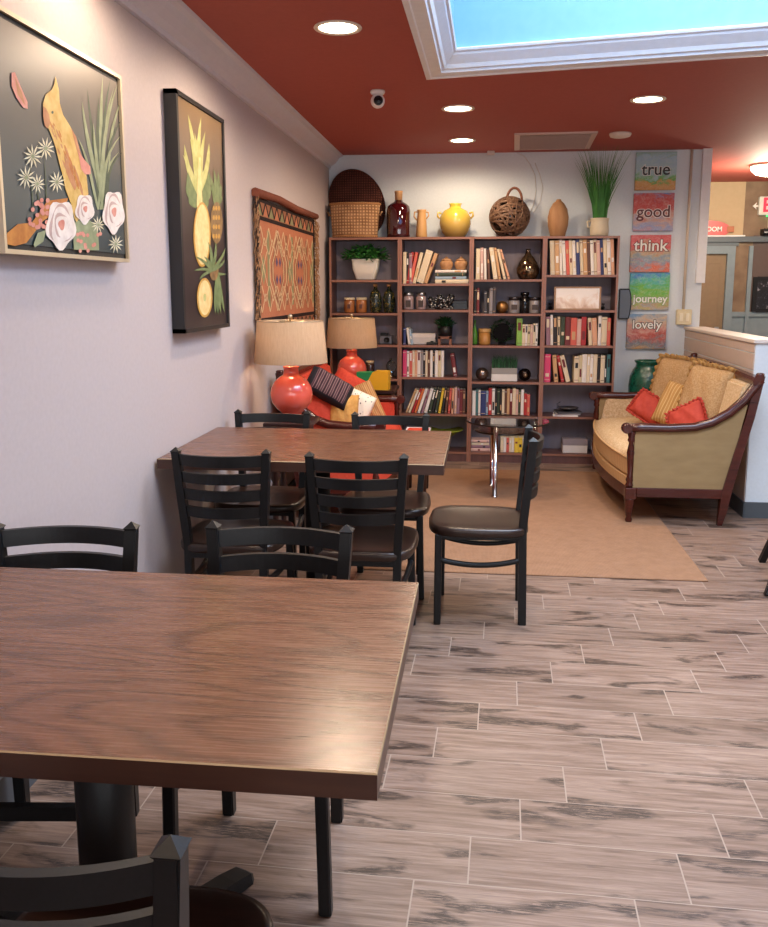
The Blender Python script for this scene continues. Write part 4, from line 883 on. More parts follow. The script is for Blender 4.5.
bm=BM(); lathe(bm,[(.070,0),(.080,.006),(.112,.05),(.127,.11),(.122,.165),(.095,.21),(.060,.228),(.046,.235),(.044,.255),(.054,.268),(.046,.268),(.038,.24),(0,.23)],seg=48); link('body',bm,yl.m,t)
for s in (-1,1): bm=BM(); tube(bm,[(s*.112,0,.19),(s*.140,0,.20),(s*.143,0,.17),(s*.124,0,.15)],.008,8); link('handle',bm,yl.m,t)
t=thing('woven_ball_lantern','round dark woven vine ball with a handle on the bookcase','basket',TP(509))
vine=wood('dark_vine','#2b1c15','#6a4c3a','#a08060',4,.6); bm=BM(); Rb=.158
for k in range(34):
    ax=Vector((random.gauss(0,1),random.gauss(0,1),random.gauss(0,1))).normalized(); a_=ax.orthogonal().normalized(); b_=ax.cross(a_); off=random.uniform(-.45,.45); rr_=Rb*math.sqrt(1-off*off); r2=Rb*random.uniform(.93,1.0)/Rb
    tube(bm,[ax*off*Rb*r2+(a_*cos(2*PI*i/28)+b_*sin(2*PI*i/28))*rr_*r2+Vector((0,0,Rb)) for i in range(28)],.0085,5,closed=True,flat=(1.3,.7))
for v in bm.verts: v.co.z=max(v.co.z,.001)
link('woven_shell',bm,vine,t); bm=BM(); lathe(bm,[(Rb*.86*sin(PI*k/12),Rb-Rb*.86*cos(PI*k/12)) for k in range(13)],seg=24,cap=False); link('inner_glass',bm,M('black_green_glass','#0f1613',.12,0,.7),t)
bm=BM(); tube(bm,[(.035-.06*cos(PI*k/12),0,.285+.10*sin(PI*k/12)) for k in range(13)],.010,8); link('handle',bm,wood('copper_brown_vine','#5a3020','#7d4a33','#96604a',4,.5),t)
tn=bumpy('tan_carved_wood','#9a6f4c','#b58a63',16,.6,.2,stretch=(1,1,.2))
bm=BM(); lathe(bm,[(.052,0),(.060,.008),(.080,.09),(.083,.15),(.070,.215),(.045,.26),(.022,.28),(.018,.292),(.010,.292),(.012,.27),(0,.26)],seg=40); ob('teardrop_vase',bm,tn,TP(557.5),'tan wooden teardrop vase between woven ball and grass plant','vase')
t=thing('potted_grass','tall spiky green grass in a cream jug on the bookcase','plant',TP(599,.09))
cr=M('cream_pottery','#c9bda4',.45)
bm=BM(); lathe(bm,[(.060,0),(.070,.008),(.074,.05),(.068,.10),(.070,.13),(.074,.14),(.066,.14),(.060,.12),(0,.12)],seg=32); link('pot',bm,cr,t); bm=BM(); tube(bm,[(-.07,0,.12),(-.095,0,.115),(-.09,0,.075),(-.066,0,.07)],.008,8); link('handle',bm,cr,t)
bm=BM(); blades(bm,150,.05,.62,(0,0,.12),.42,.0055,.2); link('grass',bm,green3,t)
# ---------------------------------------------------------------- right side of the back wall
def flat_canvas(label,word,y0px,y1px,ux,stops,dark,lit,fx,k):
    a=atY(ux,y0px,YB-.03); b=atY(ux,y1px,YB-.03); h=a.z-b.z; w=.315; cx=[1.350,1.347,1.338,1.345,1.337][k]*(YB-.03)/7.37; cz=(a.z+b.z)/2
    t=thing('word_canvas',label,'painting',(cx,YB,cz),0,'column of painted word canvases')
    bm=BM(); rbox(bm,(-w/2,-.032,-h/2),(w/2,-.001,h/2),0,.002)
    n_=NT('painted_blotches_%d'%(k+1)); v=n_.co(); s=n_.n('ShaderNodeSeparateXYZ'); n_.l(v,s.inputs[0]); n1=n_.noise(n_.co(scale=(1,1,2),loc=(k*3.1,0,k*1.7)),7,5,.6,1.2)
    f=n_.math('ADD',n_.math('MULTIPLY',n_.math('ADD',s.outputs[2],h/2),.62/h),n_.math('MULTIPLY',n1,.75)); f=n_.math('SUBTRACT',f,.18)
    c=n_.ramp(f,stops); c=n_.mix(n_.ramp(n_.noise(v,26,5,.7,2),[(.45,(0,0,0)),(.75,(.6,.6,.6))]),c,'#e9e3dc'); n_.col(c,.5); n_.bump(n1,.3,.003)
    link('canvas',bm,n_.m,t)
    for nm,mt,dx,yy,off in (('lettering_halo',lit,.0,-.0335,.006),('lettering',dark,0,-.0345,.0015)):
        o=textmesh(word,.13 if len(word)<6 else (.10 if word=='lovely' else .088),.0006,mt,nm,0,off); o.parent=t; o.location=(dx+(.008 if word=='journey' else 0),yy,fx); o.rotation_euler=(PI/2,0,0)
ink=M('ink_black_paint','#23241f',.5); wht=M('white_paint','#efece4',.5); mar=M('dark_red_paint','#5c2326',.5); gr_=M('soft_green_paint','#74a06a',.5); pk=M('pale_pink_paint','#e9c6c2',.5)
flat_canvas('square canvas painted true, topmost of the word column',"true",152,190,655,[(.1,'#c98f45'),(.28,'#d2a055'),(.36,'#5fae4a'),(.48,'#a9c8c8'),(.7,'#9fbfd0'),(.85,'#8fb0a4')],ink,wht,.01,0)
flat_canvas('square canvas painted good, second from the top',"good",193,231,653,[(.1,'#b98a92'),(.25,'#8f9cc4'),(.42,'#c8a090'),(.55,'#c2463f'),(.72,'#b8413c'),(.88,'#4a93cf')],mar,wht,-.0,1)
flat_canvas('square canvas painted think, third from the top',"think",235,272,650,[(.1,'#cc5348'),(.25,'#d36a4a'),(.40,'#8398a8'),(.5,'#b8a382'),(.68,'#cf4c4b'),(.88,'#d3656a')],wht,mar,.06,2)
flat_canvas('square canvas painted journey, second from the bottom',"journey",273,310,650,[(.1,'#7f9cab'),(.25,'#b79b76'),(.38,'#8fb04a'),(.55,'#5fb040'),(.70,'#56b3a0'),(.85,'#3f7fc2')],wht,gr_,-.06,3)
flat_canvas('square canvas painted lovely, lowest of the word column',"lovely",314,349,646,[(.1,'#b98a4a'),(.28,'#6f7a80'),(.42,'#b54a3d'),(.55,'#c98276'),(.7,'#c7b094'),(.88,'#6c93b5')],wht,ink,.055,4)
p=atY(624,304,YB-.02); t=thing('wall_speaker','grey rounded panel with black rim on the wall beside bookcase','speaker',p)
bm=BM(); prism(bm,[(-.045,-.02,.125),(.04,-.02,.125),(.056,-.02,.06),(.058,-.02,0),(.050,-.02,-.08),(.04,-.02,-.125),(-.045,-.02,-.125)],(0,.04,0)); bmesh.ops.bevel(bm,geom=bm.edges[:],offset=.006,segments=2,affect='EDGES'); link('housing',bm,mblack,t)
bm=BM(); prism(bm,[(-.036,-.022,.113),(.032,-.022,.113),(.045,-.022,.06),(.047,-.022,0),(.040,-.022,-.08),(.032,-.022,-.113),(-.036,-.022,-.113)],(0,.004,0)); link('grille',bm,M('steel_grey','#66707c',.5),t)
p=atY(683,317,YB); t=thing('light_switch','cream double switch plate on the wall above the half wall','switch',(p.x,YB,p.z))
bm=BM(); rbox(bm,(-.06,-.045,-.062),(.06,0,.062),0,.006); link('plate',bm,M('cream_plastic','#dccfa9',.4),t)
for s in (-1,1): bm=BM(); rbox(bm,(s*.025-.014,-.051,-.032),(s*.025+.014,-.044,.032),0,.002); link('rocker',bm,M('ivory_plastic','#e9dfc2',.35),t)
bm=BM(); tube(bm,[(p.x-.004,YB-.012,p.z+.062),(p.x-.004,YB-.012,ZC)],.011,10); tag(link('conduit',bm,M('cream_pipe','#cfc0ac',.4)),'thin cream conduit running from the ceiling down to the switch plate','pipe')
# hoop wires on the wall above the third bookcase
bm=BM(); tube(bm,[atY(u,v,YB-.006) for u,v in ((517,153),(524,156),(530,164),(535,175),(536,190),(534,203),(530,213))],.0022,6)
tube(bm,[atY(u,v,YB-.006) for u,v in ((535,163),(540,175),(543,188),(540,202),(533,213))],.0018,6)
tag(link('wall_wire',bm,M('cream_wire','#d7cfc4',.5)),'thin pale looping wires on the back wall behind the woven ball','wire')
# ---------------------------------------------------------------- paintings on the left wall
def paint(px,XF,loc,layer,bm,mi):
    X=XF+.0004*layer
    vs=[bm.verts.new(atX(u,v,XF)+Vector((X-XF,0,0))-Vector(loc)) for u,v in px]
    f=bm.faces.new(vs); f.material_index=mi; return f
def ell(cx,cy,rx_,ry_,n=16,a0=0):
    return [(cx+rx_*cos(2*PI*k/n)*cos(a0)-ry_*sin(2*PI*k/n)*sin(a0),cy+rx_*cos(2*PI*k/n)*sin(a0)+ry_*sin(2*PI*k/n)*cos(a0)) for k in range(n)]
def gradmat(name,stops,ax=2,sc=1,off=0,nz=.25,rough=.35):
    n_=NT(name); s=n_.n('ShaderNodeSeparateXYZ'); n_.l(n_.co(),s.inputs[0]); n1=n_.noise(n_.co(),5,4,.5)
    f=n_.math('ADD',n_.math('MULTIPLY_ADD',s.outputs[ax],sc,off),n_.math('MULTIPLY',n1,nz)); n_.col(n_.ramp(f,stops),rough); return n_.m
def brush(name,a,b,sc=30): return bumpy(name,a,b,sc,.45,.1)
XW=XL+.045
Y0,Y1=2.215,atX(130,261,XL+.05).y-.012; Z0=atX(130,259,XL+.05).z; Z1=atX(127,83,XL+.05).z
loc=(XL,2.7,Z0)
t=thing('framed_painting','large framed painting of a yellow bird, white flowers and palm leaves','painting',loc)
bm=BM(); y0,y1=Y0-loc[1],Y1-loc[1]; z1=Z1-loc[2]
rbox(bm,(.002,y0-.012,-.012),(.050,y0,z1+.012)); rbox(bm,(.002,y1,-.012),(.050,y1+.012,z1+.012)); rbox(bm,(.002,y0,-.012),(.050,y1,0)); rbox(bm,(.002,y0,z1),(.050,y1,z1+.012)); link('frame',bm,M('champagne_silver_frame','#cbbba0',.35,.5),t)
bm=BM(); rbox(bm,(.002,y0,0),(.040,y0+.01,z1)); rbox(bm,(.002,y1-.012,0),(.040,y1,z1)); rbox(bm,(.002,y0,0),(.040,y1,.016)); rbox(bm,(.002,y0,z1-.014),(.040,y1,z1)); link('inner_border',bm,M('black_float_border','#0e0e10',.6),t)
bm=BM(); rbox(bm,(.003,y0+.01,.016),(.042,y1-.012,z1-.014),0)
XF=XL+.042
ms=[gradmat('teal_to_umber_painting',[(.12,'#22353c'),(.4,'#2b3b42'),(.62,'#4b4641'),(.9,'#6f6052')],2,1.3,0,.18),brush('bird_yellow','#c29a48','#dcbc74'),brush('bird_ochre','#ad7048','#c08a60'),brush('petal_white','#d9ccc3','#efe6dd'),brush('petal_shadow','#b99a92','#ccb2aa'),brush('palm_green','#828b68','#9ba380'),brush('palm_dark','#3c4a3c','#556049'),brush('berry_pink','#c7796c','#d99a8a'),brush('star_cream','#cfc9a8','#e3dec2'),brush('bud_orange','#a9642a','#c9863c')]
z=lambda x,y:(x*.965/3.436,y/3.436)
_lay=[0]
def Pz(pts,layer,mi):
    _lay[0]=(_lay[0]+1)%40; paint([z(*q) for q in pts],XF,loc,layer+_lay[0]*.02,bm,mi)
def blade(x0,y0_,x1,y1_,w,bend,layer,mi,n=7,Z=None):
    L=[];R=[]; dx,dy=x1-x0,y1_-y0_; ln=math.hypot(dx,dy); nx,ny=-dy/ln,dx/ln
    for k in range(n+1):
        q=k/n; cx=x0+dx*q+nx*bend*sin(PI*q*.5)*q*(1-q)*4; cy=y0_+dy*q+ny*bend*q*(1-q)*4; ww=w*(sin(PI*min(1,q*.85+.15))**.7)
        L.append((cx-nx*ww,cy-ny*ww)); R.append((cx+nx*ww,cy+ny*ww))
    return L+R[::-1]
for i,(x1,y1_,w,b) in enumerate(((310,300,6,-6),(405,300,5,-22),(425,520,6,-26),(350,330,7,-2),(290,340,7,-10),(365,262,7,-8),(392,268,6,-14),(418,285,6,-20),(436,330,6,-24),(437,400,6,-30),(437,455,5,-34),(275,470,5,10),(436,520,5,-30),(330,420,6,-4))):
    Pz(blade(372-(i%4)*8,720,x1,y1_,w,b,1,5),1+i*.3,5 if i%3 else 6)
for x0,y0_ in ((105,560),(155,540),(128,640)): Pz(blade(x0+10,720,x0,y0_,2,2,1,6),4,6)
Pz([(195,262),(207,310),(210,355),(222,395),(245,430),(268,470),(282,520),(300,565),(306,610),(312,665),(300,720),(270,765),(262,750),(250,700),(230,650),(222,610),(208,560),(196,510),(180,465),(165,430),(152,400),(150,355),(160,325),(182,308),(190,290)],6,1)
Pz([(150,365),(160,372),(172,395),(176,425),(166,442),(156,432),(150,400)],7,2)
Pz([(224,530),(238,560),(255,590),(270,640),(262,655),(246,625),(232,590)],7,2); Pz([(250,440),(268,470),(282,520),(300,565),(304,600),(285,560),(268,510)],7,2)
Pz(ell(183,386,4,5),8,6)
for k in range(46):
    q=random.random(); cx=178+q*95+random.uniform(-16,16); cy=410+q*250; Pz(ell(cx,cy,2.6,random.uniform(9,20),8,-.36),6.6,2 if k%5==0 else (1,1,9)[k%3])
for k in range(14):
    q=k/13; Pz(ell(232+q*52+random.uniform(-6,6),520+q*130,4,24,10,-.30),7.3,(9,2)[k%2])
Pz([(275,520),(290,540),(318,572),(320,598),(300,600),(285,580)],8,7); Pz([(38,250),(50,248),(72,300),(95,350),(96,374),(80,370),(55,335),(38,295)],6,7); Pz([(48,262),(75,318),(86,362),(60,325)],7,2)
Pz([(15,838),(22,800),(60,770),(110,765),(165,690),(240,680),(230,705),(150,760),(90,835),(50,845)],7,9)
for k in range(34):
    x=random.uniform(98,180); y=random.uniform(680,815); 
    if (x-98)+(y-680)>25 and abs((x-98)/82+(y-680)/135-1)<.55: Pz(ell(x,y,7,8,10),8+.05*k,7)
for k in range(16): x=random.uniform(270,360); y=random.uniform(800,862); Pz(ell(x,y,6,7,8),8+.05*k,7)
Pz([(255,770),(300,745),(345,780),(350,860),(260,858)],7.5,5); Pz([(115,840),(130,800),(160,790),(150,830),(120,850)],9,5)
def rose(cx,cy,rx_,ry_):
    Pz([(cx+rx_*(1+.10*sin(5*a))*cos(a),cy+ry_*(1+.10*sin(5*a))*sin(a)) for a in [2*PI*k/30 for k in range(30)]],11,3)
    for j,(q,mi) in enumerate(((.80,4),(.75,3),(.50,4),(.45,3),(.22,7))):
        Pz([(cx+rx_*q*(1+.12*sin(3*a+j))*cos(a)+rx_*.06*(j%2),cy+ry_*q*(1+.12*sin(3*a+j))*sin(a)+ry_*.05*(j%2)) for a in [2*PI*k/24 for k in range(24)]],12+j,mi)
rose(212,772,52,82); rose(297,718,33,50); rose(400,728,38,72)
for cx,cy,r in ((112,537,36),(158,510,34),(88,610,34),(128,632,30),(198,625,32),(345,772,26),(408,838,28),(275,625,1)):
    if r<5: continue
    for k in range(11):
        a=2*PI*k/11+cx; Pz([(cx+2*cos(a+1.6),cy+2*sin(a+1.6)),(cx+r*.55*cos(a-.16),cy+r*1.15*.55*sin(a-.16)),(cx+r*cos(a),cy+r*1.2*sin(a)),(cx+r*.55*cos(a+.16),cy+r*1.15*.55*sin(a+.16))],9.5+.05*k,8)
    Pz(ell(cx,cy,r*.18,r*.2,8),11,5)
link('canvas',bm,ms,t)
# second painting
Y0,Y1=3.56,atX(230,325,XL+.055).y; Z0=1.236; Z1=atX(171,85,XL+.055).z; loc=(XL,4.0,1.236)
t=thing('framed_painting','tall black framed painting of pineapples on a dark brown ground','painting',loc)
bm=BM(); y0,y1=Y0-loc[1],Y1-loc[1]; z1=Z1-loc[2]; 
rbox(bm,(.002,y0,0),(.055,y0+.022,z1)); rbox(bm,(.002,y1-.022,0),(.055,y1,z1)); rbox(bm,(.002,y0,0),(.055,y1,.018)); rbox(bm,(.002,y0,z1-.018),(.055,y1,z1)); link('frame',bm,M('matte_black_frame','#17161a',.45),t)
bm=BM(); rbox(bm,(.003,y0+.022,.018),(.047,y1-.022,z1-.018)); XF=XL+.047
z=lambda x,y:(155+x/3.435,70+y/3.435)
ms=[gradmat('umber_painting_ground',[(.1,'#2a2125'),(.5,'#372a2a'),(.75,'#6b543f'),(.95,'#8b7150')],2,.85,0,.15),brush('pineapple_flesh','#d9b978','#ecd59a'),brush('crown_pale','#a8a860','#c6c486'),brush('crown_green','#5f6f48','#7f8c5e'),brush('pineapple_skin','#6f5638','#94754e'),brush('rind_gold','#b98a3e','#c99b4b')]
for i,(x1,y1_) in enumerate(((112,150),(158,160),(135,215),(165,265),(185,250),(100,255),(95,290),(182,320),(120,235),(172,210))): Pz(blade(150,455,x1,y1_,8,(-1)**i*8,1,2),1+.2*i,2)
for x1,y1_ in ((112,350),(108,385),(118,430),(185,350),(188,395),(180,440)): Pz(blade(150,470,x1,y1_,12,10 if x1>150 else -10,1,3),4,3)
Pz([(142,470),(148,300),(155,300),(162,470)],5,1); Pz(ell(160,565,30,112,24),6,5); Pz(ell(160,565,25,104,24),7,1)
for x1,y1_ in ((185,360),(200,340),(215,350),(225,390),(190,400),(228,430)): Pz(blade(208,470,x1,y1_,6,5,1,3),4.5,3)
Pz(ell(210,525,21,72,20),5.5,4)
for k in range(12): Pz(ell(200+(k%3)*9,475+(k//3)*32,4,9,6),6,5)
for x1,y1_ in ((130,690),(135,640),(150,720),(240,610),(238,650),(180,590),(205,590),(165,640),(245,700)): Pz(blade(195,690,x1,y1_,5,6,1,3),8,3)
Pz(ell(200,690,16,34,12),8.5,4)
for x1,y1_ in ((205,840),(215,845),(225,840),(238,835),(212,800)): Pz(blade(212,690,x1,y1_,6,3,1,2),8.2,3)
Pz(ell(168,782,27,68,24),9,5); Pz(ell(168,782,22,60,24),10,1); Pz(ell(168,782,5,14,10),11,2)
link('canvas',bm,ms,t)
# woven kilim hanging
ky0,ky1,kz0,kz1=4.95,6.68,1.16,1.93; loc=(XL,ky0,kz0); KW,KH=ky1-ky0,kz1-kz0
t=thing('kilim_wall_hanging','fringed rust and cream kilim hanging on the left wall','wall hanging',loc)
def fab_(n,a,b): return weave(n,a,b,60,.9,.6,('Y','Z'))
km=[fab_('kilim_rust','#a8654a','#c48260'),fab_('kilim_cream','#c4a57c','#e0c8a0'),fab_('kilim_black','#1e1516','#33221f'),fab_('kilim_sage','#7d7a56','#94906c'),fab_('kilim_purple','#4d3f5c','#6b5a78'),fab_('kilim_brown','#8a5a42','#a06e52')]
bm=BM(); rbox(bm,(.004,0,0),(.014,KW,KH),0)
def kp(pts,l,mi): 
    f=bm.faces.new([bm.verts.new((.0142+.0004*l,a*KW,b*KH)) for a,b in pts]); f.material_index=mi
def line_(pts,w,l,mi):
    for (a,b),(c,d) in zip(pts,pts[1:]):
        kp([(a-w,b),(a+w,b),(c+w,d),(c-w,d)],l,mi)
for x in (.0,): kp([(0,.86),(1,.86),(1,1),(0,1)],1,5); kp([(0,0),(1,0),(1,.10),(0,.10)],1,5)
for k in range(12):
    for (za,zb) in ((.88,.98),(.015,.085)):
        kp([((k+.1)/12,za),((k+.9)/12,za),((k+.5)/12,zb)],2,(3,0)[k%2])
        line_([((k)/12,za),((k+.5)/12,zb)],.008,3,2); line_([((k+.5)/12,zb),((k+1)/12,za)],.008,3,2)
for za in (.855,.10,.985): kp([(0,za-.012),(1,za-.012),(1,za+.018),(0,za+.018)],4,2)
for c in (.30,.68):
    kp([(c-.12,.48),(c,.82),(c+.12,.48),(c,.14)],1,5); kp([(c-.075,.48),(c,.70),(c+.075,.48),(c,.26)],2,0)
    for dz in (-.07,.07):
        for dx in (-.025,.025): kp([(c+dx-.018,.48+dz),(c+dx,.48+dz+.045),(c+dx+.018,.48+dz),(c+dx,.48+dz-.045)],3,4)
    for s_ in (-1,1):
        line_([(c,.80),(c+s_*.13,.56),(c+s_*.13,.40),(c,.16)],.006,3,1); line_([(c,.72),(c+s_*.085,.54),(c+s_*.085,.42),(c,.24)],.005,3,1)
for k in range(18):
    a=.05+(k%9)*.1125+(.05 if k>8 else 0)
    for zt,zb in ((.80,.66),(.16,.30)) if k<9 else ((.72,.60),(.24,.36)): line_([(a-.05,zb),(a,zt),(a+.05,zb)],.005,4,1)
for a in (.035,.155,.44,.54,.82,.955): kp([(a-.018,.2),(a+.018,.2),(a+.018,.78),(a-.018,.78)],.5,3 if a in (.155,.54,.955) else 5)
for a in (.08,.49,.92):
    kp([(a-.035,.48),(a,.60),(a+.035,.48),(a,.36)],2,3); line_([(a-.05,.62),(a,.50),(a-.05,.36)],.004,3,1); line_([(a+.05,.62),(a,.50),(a+.05,.36)],.004,3,1)
for a in (.0,1.0-.03): kp([(a,.0),(a+.03,.0),(a+.03,1),(a,1)],5,2)
link('woven_panel',bm,km,t)
bm=BM(); tube(bm,[(.022,-.04,KH+.02),(.024,KW*.3,KH+.035),(.026,KW*.6,KH+.02),(.022,KW+.05,KH+.03)],[.026,.023,.025,.022],10); link('rolled_edge',bm,fab_('kilim_maroon','#6b3a2c','#8a5240'),t)
bm=BM()
for side in (0,1):
    for k in range(260):
        zz=random.uniform(-.06,KH+.02); L_=random.uniform(.03,.075); y=0 if side==0 else KW; s=-1 if side==0 else 1; x=random.uniform(.004,.03)
        pts=[(x,y,zz),(x+.01,y+s*L_*.5,zz-.01),(x+.012,y+s*L_,zz-random.uniform(.02,.06))]
        prev=None
        for q,p in enumerate(pts):
            cur=(bm.verts.new((p[0],p[1],p[2]-.0035)),bm.verts.new((p[0],p[1],p[2]+.0035)))
            if prev: f=bm.faces.new((prev[0],prev[1],cur[1],cur[0])); f.material_index=0 if k%3 or side else 1
            prev=cur
o=link('fringe',bm,[bumpy('fringe_tan','#8a6548','#b98e68',60,.9,.2),M('fringe_dark','#2b1d1c',.9)],t); o['kind']='stuff'
s=o.modifiers.new('t','SOLIDIFY'); s.thickness=.003
# ---------------------------------------------------------------- ceiling fittings
lightm=emis('lit_downlight_lens','#ffe6c4',13)
ringm=M('downlight_trim_white','#e8dccb',.4)
def downlight(x,y,lab,watt=56):
    t=thing('recessed_light',lab,'ceiling light',(x,y,ZC),0,'recessed ceiling lights')
    bm=BM(); lathe(bm,[(.100,0),(.103,-.004),(.100,-.008),(.082,-.006),(.078,0.0)],seg=40,cap=False); link('trim_ring',bm,ringm,t)
    bm=BM(); lathe(bm,[(0,-.004),(.081,-.004)],seg=40,cap=False); link('lens',bm,lightm,t)
    l=bpy.data.lights.new('downlight','SPOT'); l.energy=watt; l.color=(1,.78,.56); l.spot_size=rx(172); l.spot_blend=.4; l.shadow_soft_size=.07; o=bpy.data.objects.new('downlight',l); C.objects.link(o); o.location=(x,y,ZC-.02)
downlight(-.626,3.885,'glowing recessed ceiling light over the far table, nearest the camera')
downlight(-.167,5.627,'glowing recessed ceiling light in the middle of the ceiling')
downlight(-.170,6.80,'glowing recessed ceiling light closest to the bookcases',34)
downlight(.94,5.489,'glowing recessed ceiling light above the gold settee')
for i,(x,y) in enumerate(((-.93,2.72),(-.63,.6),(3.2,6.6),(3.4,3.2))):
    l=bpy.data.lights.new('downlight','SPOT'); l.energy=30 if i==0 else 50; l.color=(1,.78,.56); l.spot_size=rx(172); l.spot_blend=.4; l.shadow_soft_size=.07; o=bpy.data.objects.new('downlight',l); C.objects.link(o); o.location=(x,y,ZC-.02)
t=thing('dome_light','lit round dome ceiling light over the passage at right','ceiling light',(2.52,8.40,ZC))
bm=BM(); lathe(bm,[(.165,0),(.168,-.012),(.160,-.018)],seg=40); link('base_ring',bm,brass,t); bm=BM(); lathe(bm,[(.158,-.015),(.150,-.05),(.11,-.085),(.05,-.10),(0,-.103)],seg=40,cap=False); link('dome_shade',bm,emis('lit_dome_glass','#fff0d8',7),t)
l=bpy.data.lights.new('dome_glow','POINT'); l.energy=45; l.color=(1,.85,.65); l.shadow_soft_size=.12; o=bpy.data.objects.new('dome_glow',l); C.objects.link(o); o.location=(2.52,8.40,ZC-.25)
t=thing('ceiling_vent','pale rectangular air vent in the red ceiling above the bookcases','vent',(.51,6.90,ZC),rx(-2))
bm=BM(); rbox(bm,(-.29,-.36,-.012),(.29,.36,0)) ; link('frame',bm,M('vent_pink_white','#c9b3a8',.5),t)
bm=BM()
for k in range(16): box(bm,(0,-.30+k*.04,-.014),(.50,.028,.004),(rx(18),0,0))
link('louvres',bm,M('vent_louvre','#b59e94',.5),t)
bm=BM(); lathe(bm,[(.075,0),(.078,-.008),(.070,-.025),(.045,-.032),(0,-.033)],seg=32); tag(link('smoke_detector',bm,M('detector_white','#d8ccc2',.45),None,(.955,6.63,ZC)),'small round white smoke detector on the red ceiling','smoke detector')
bm=BM(); rbox(bm,(-.03,-.03,-.03),(.03,.03,0),0,.004); tag(link('ceiling_sensor',bm,M('detector_white','#d8ccc2',.45),None,(.05,7.36,ZC)),'tiny pale box sensor where the red ceiling meets the back wall','sensor')
t=thing('security_camera','small white dome security camera hanging from the red ceiling','camera',(-.60,5.10,ZC))
bm=BM(); lathe(bm,[(.040,0),(.042,-.008),(.036,-.020),(.018,-.026)],seg=28); link('mount',bm,M('camera_white','#e6dedb',.3),t); bm=BM(); lathe(bm,[(.040*sin(PI*k/14),-.055-.040*cos(PI*k/14)) for k in range(15)],seg=28,cap=False); link('body',bm,M('camera_white','#e6dedb',.3),t)
bm=BM(); lathe(bm,[(.026,0),(.026,.006),(.020,.008),(.012,.004),(.008,.008),(0,.009)],(.008,-.036,-.060),24,rot=(PI/2,0,.1)); link('lens',bm,M('camera_lens_black','#101316',.15),t)
# ---------------------------------------------------------------- signs and things in the passage
t=thing('restroom_sign','red oval RESTROOM sign on the beige wall, half hidden by the back wall','sign',(2.33,YF-.02,2.03))
bm=BM(); prism(bm,[(-.0+.225*cos(2*PI*k/32)+.0,0,.092*sin(2*PI*k/32)) for k in range(32)],(0,-.012,0)); link('sign_board',bm,M('sign_red','#c64a49',.4),t)
bm=BM(); prism(bm,[(.19,0,-.03),(.26,0,-.03),(.26,0,.03),(.19,0,.03)],(0,-.016,0)); link('arrow_tail',bm,M('copper_tab','#9a5a3a',.4,.3),t)
o=textmesh('RESTROOM',.066,.001,wht,'lettering',0,.0015); o.parent=t; o.location=(-.03,-.0135,0); o.rotation_euler=(PI/2,0,0)
t=thing('exit_sign','white EXIT sign with red letters and green lamp on the stone wall','sign',(3.055,YF-.03,2.262))
bm=BM(); rbox(bm,(-.235,-.03,-.095),(.235,.029,.095),0,.012,2); link('sign_box',bm,M('sign_white','#d9dcd2',.4),t)
o=textmesh('EXIT',.20,.002,emis('lit_red_letters','#d8263c',1.2),'lettering',0,.004); o.parent=t; o.location=(.0,-.032,0); o.rotation_euler=(PI/2,0,0)
bm=BM(); rbox(bm,(-.15,-.028,-.108),(.15,.02,-.096)); link('green_lamp',bm,emis('lit_green_strip','#3fd47a',1.5),t)
bm=BM(); prism(bm,[(-.295,0,0),(-.255,0,.035),(-.265,0,0),(-.255,0,-.035)],(0,-.01,0)); rbox(bm,(-.266,0,-.008),(-.234,.01,.008)); link('chevron',bm,wht,t)
t=thing('notice_card','small white card below the EXIT sign','notice',(3.03,YF-.01,2.08)); bm=BM(); rbox(bm,(-.10,-.006,-.035),(.10,.0,.04)); link('card',bm,M('card_white','#d5d3c0',.6),t); bm=BM(); [rbox(bm,(-.07,-.0075,z_),(.07,-.006,z_+.008)) for z_ in (-.015,.01)]; link('print_lines',bm,M('grey_print','#666a60',.6),t)
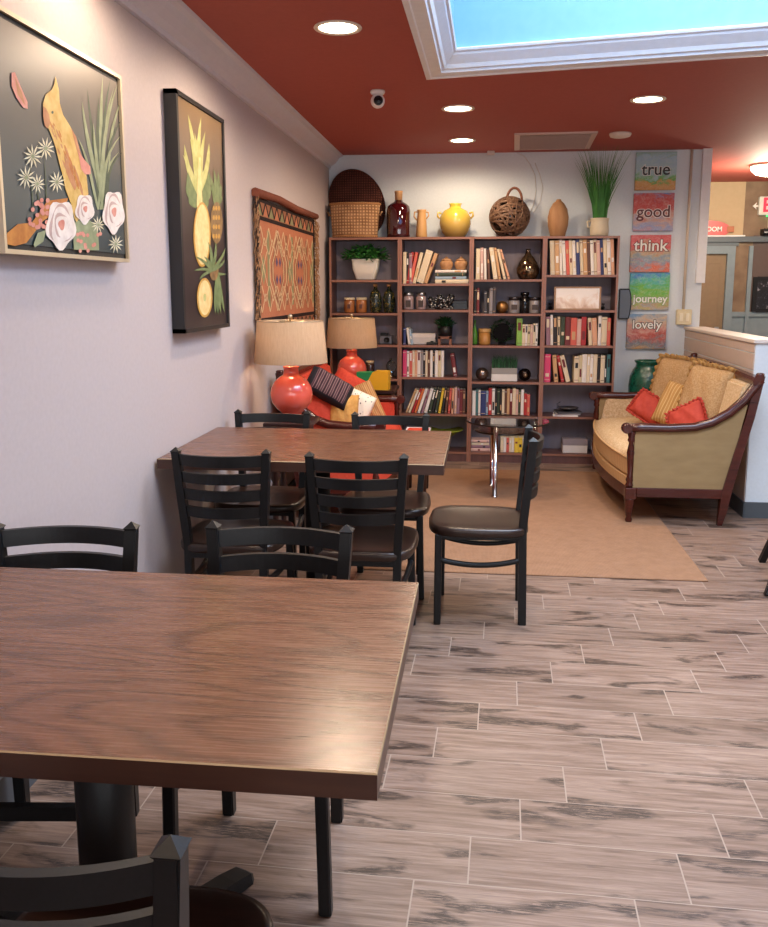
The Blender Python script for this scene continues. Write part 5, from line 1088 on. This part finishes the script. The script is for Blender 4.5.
bm=BM(); rbox(bm,(2.86,YF-.12,1.969),(3.4,YF-.001,2.03),0,.006); rbox(bm,(2.87,YF-.124,1.99),(3.39,YF-.12,1.996),1); tag(link('wall_box',bm,[mblack,white]),'long black box on the trim under the EXIT sign','box')
a=atY(754,277,YF-.03); t=thing('framed_picture','dark framed picture with red and white specks in the passage','picture',(a.x+.30,YF,1.36))
bm=BM(); 
for s in (-1,1): rbox(bm,(s*.28-.02,-.035,-.18),(s*.28+.02,-.001,.18)); rbox(bm,(-.26,-.035,s*.165-.02),(.26,-.001,s*.165+.02))
link('frame',bm,mblack,t); bm=BM(); rbox(bm,(-.262,-.02,-.15),(.262,-.002,.15)); nn=NT('speckled_dark_print'); q=nn.noise(nn.co(),22,4,.7); nn.col(nn.ramp(q,[(.5,'#0f1014'),(.6,'#2f2c38'),(.68,'#c9c4c8'),(.72,'#7a2a30')]),.3); link('print',bm,nn.m,t)
# ---------------------------------------------------------------- light
def area(name,loc,rot,sx_,sy_,e,c):
    l=bpy.data.lights.new(name,'AREA'); l.shape='RECTANGLE'; l.size=sx_; l.size_y=sy_; l.energy=e; l.color=c; o=bpy.data.objects.new(name,l); C.objects.link(o); o.location=loc; o.rotation_euler=rot; return o
area('skylight_daylight',(1.25,3.0,ZC+1.48),(0,0,0),2.4,2.5,230,(.78,.88,1))
area('window_daylight',(.15,YN-.25,1.4),(PI/2,0,0),2.5,1.7,50,(1,.98,.96))
area('window_daylight',(3.0,YN-.25,1.4),(PI/2,0,0),2.5,1.7,50,(1,.98,.96))
w=bpy.data.worlds.new('world'); SC.world=w; w.use_nodes=True; nt=w.node_tree; bg=nt.nodes['Background']; sk=nt.nodes.new('ShaderNodeTexSky'); sk.sky_type='HOSEK_WILKIE'; sk.turbidity=3; sk.sun_direction=(-.3,-.6,.7); bg.inputs[0].default_value=(.42,.62,.9,1); bg.inputs[1].default_value=.7
SC.view_settings.view_transform='Standard'; SC.view_settings.look='None'; SC.view_settings.exposure=.3; SC.view_settings.gamma=1; SC.view_settings.use_curve_mapping=False
SC.cycles.max_bounces=8; SC.cycles.caustics_reflective=False; SC.cycles.caustics_refractive=False; SC.cycles.sample_clamp_indirect=6
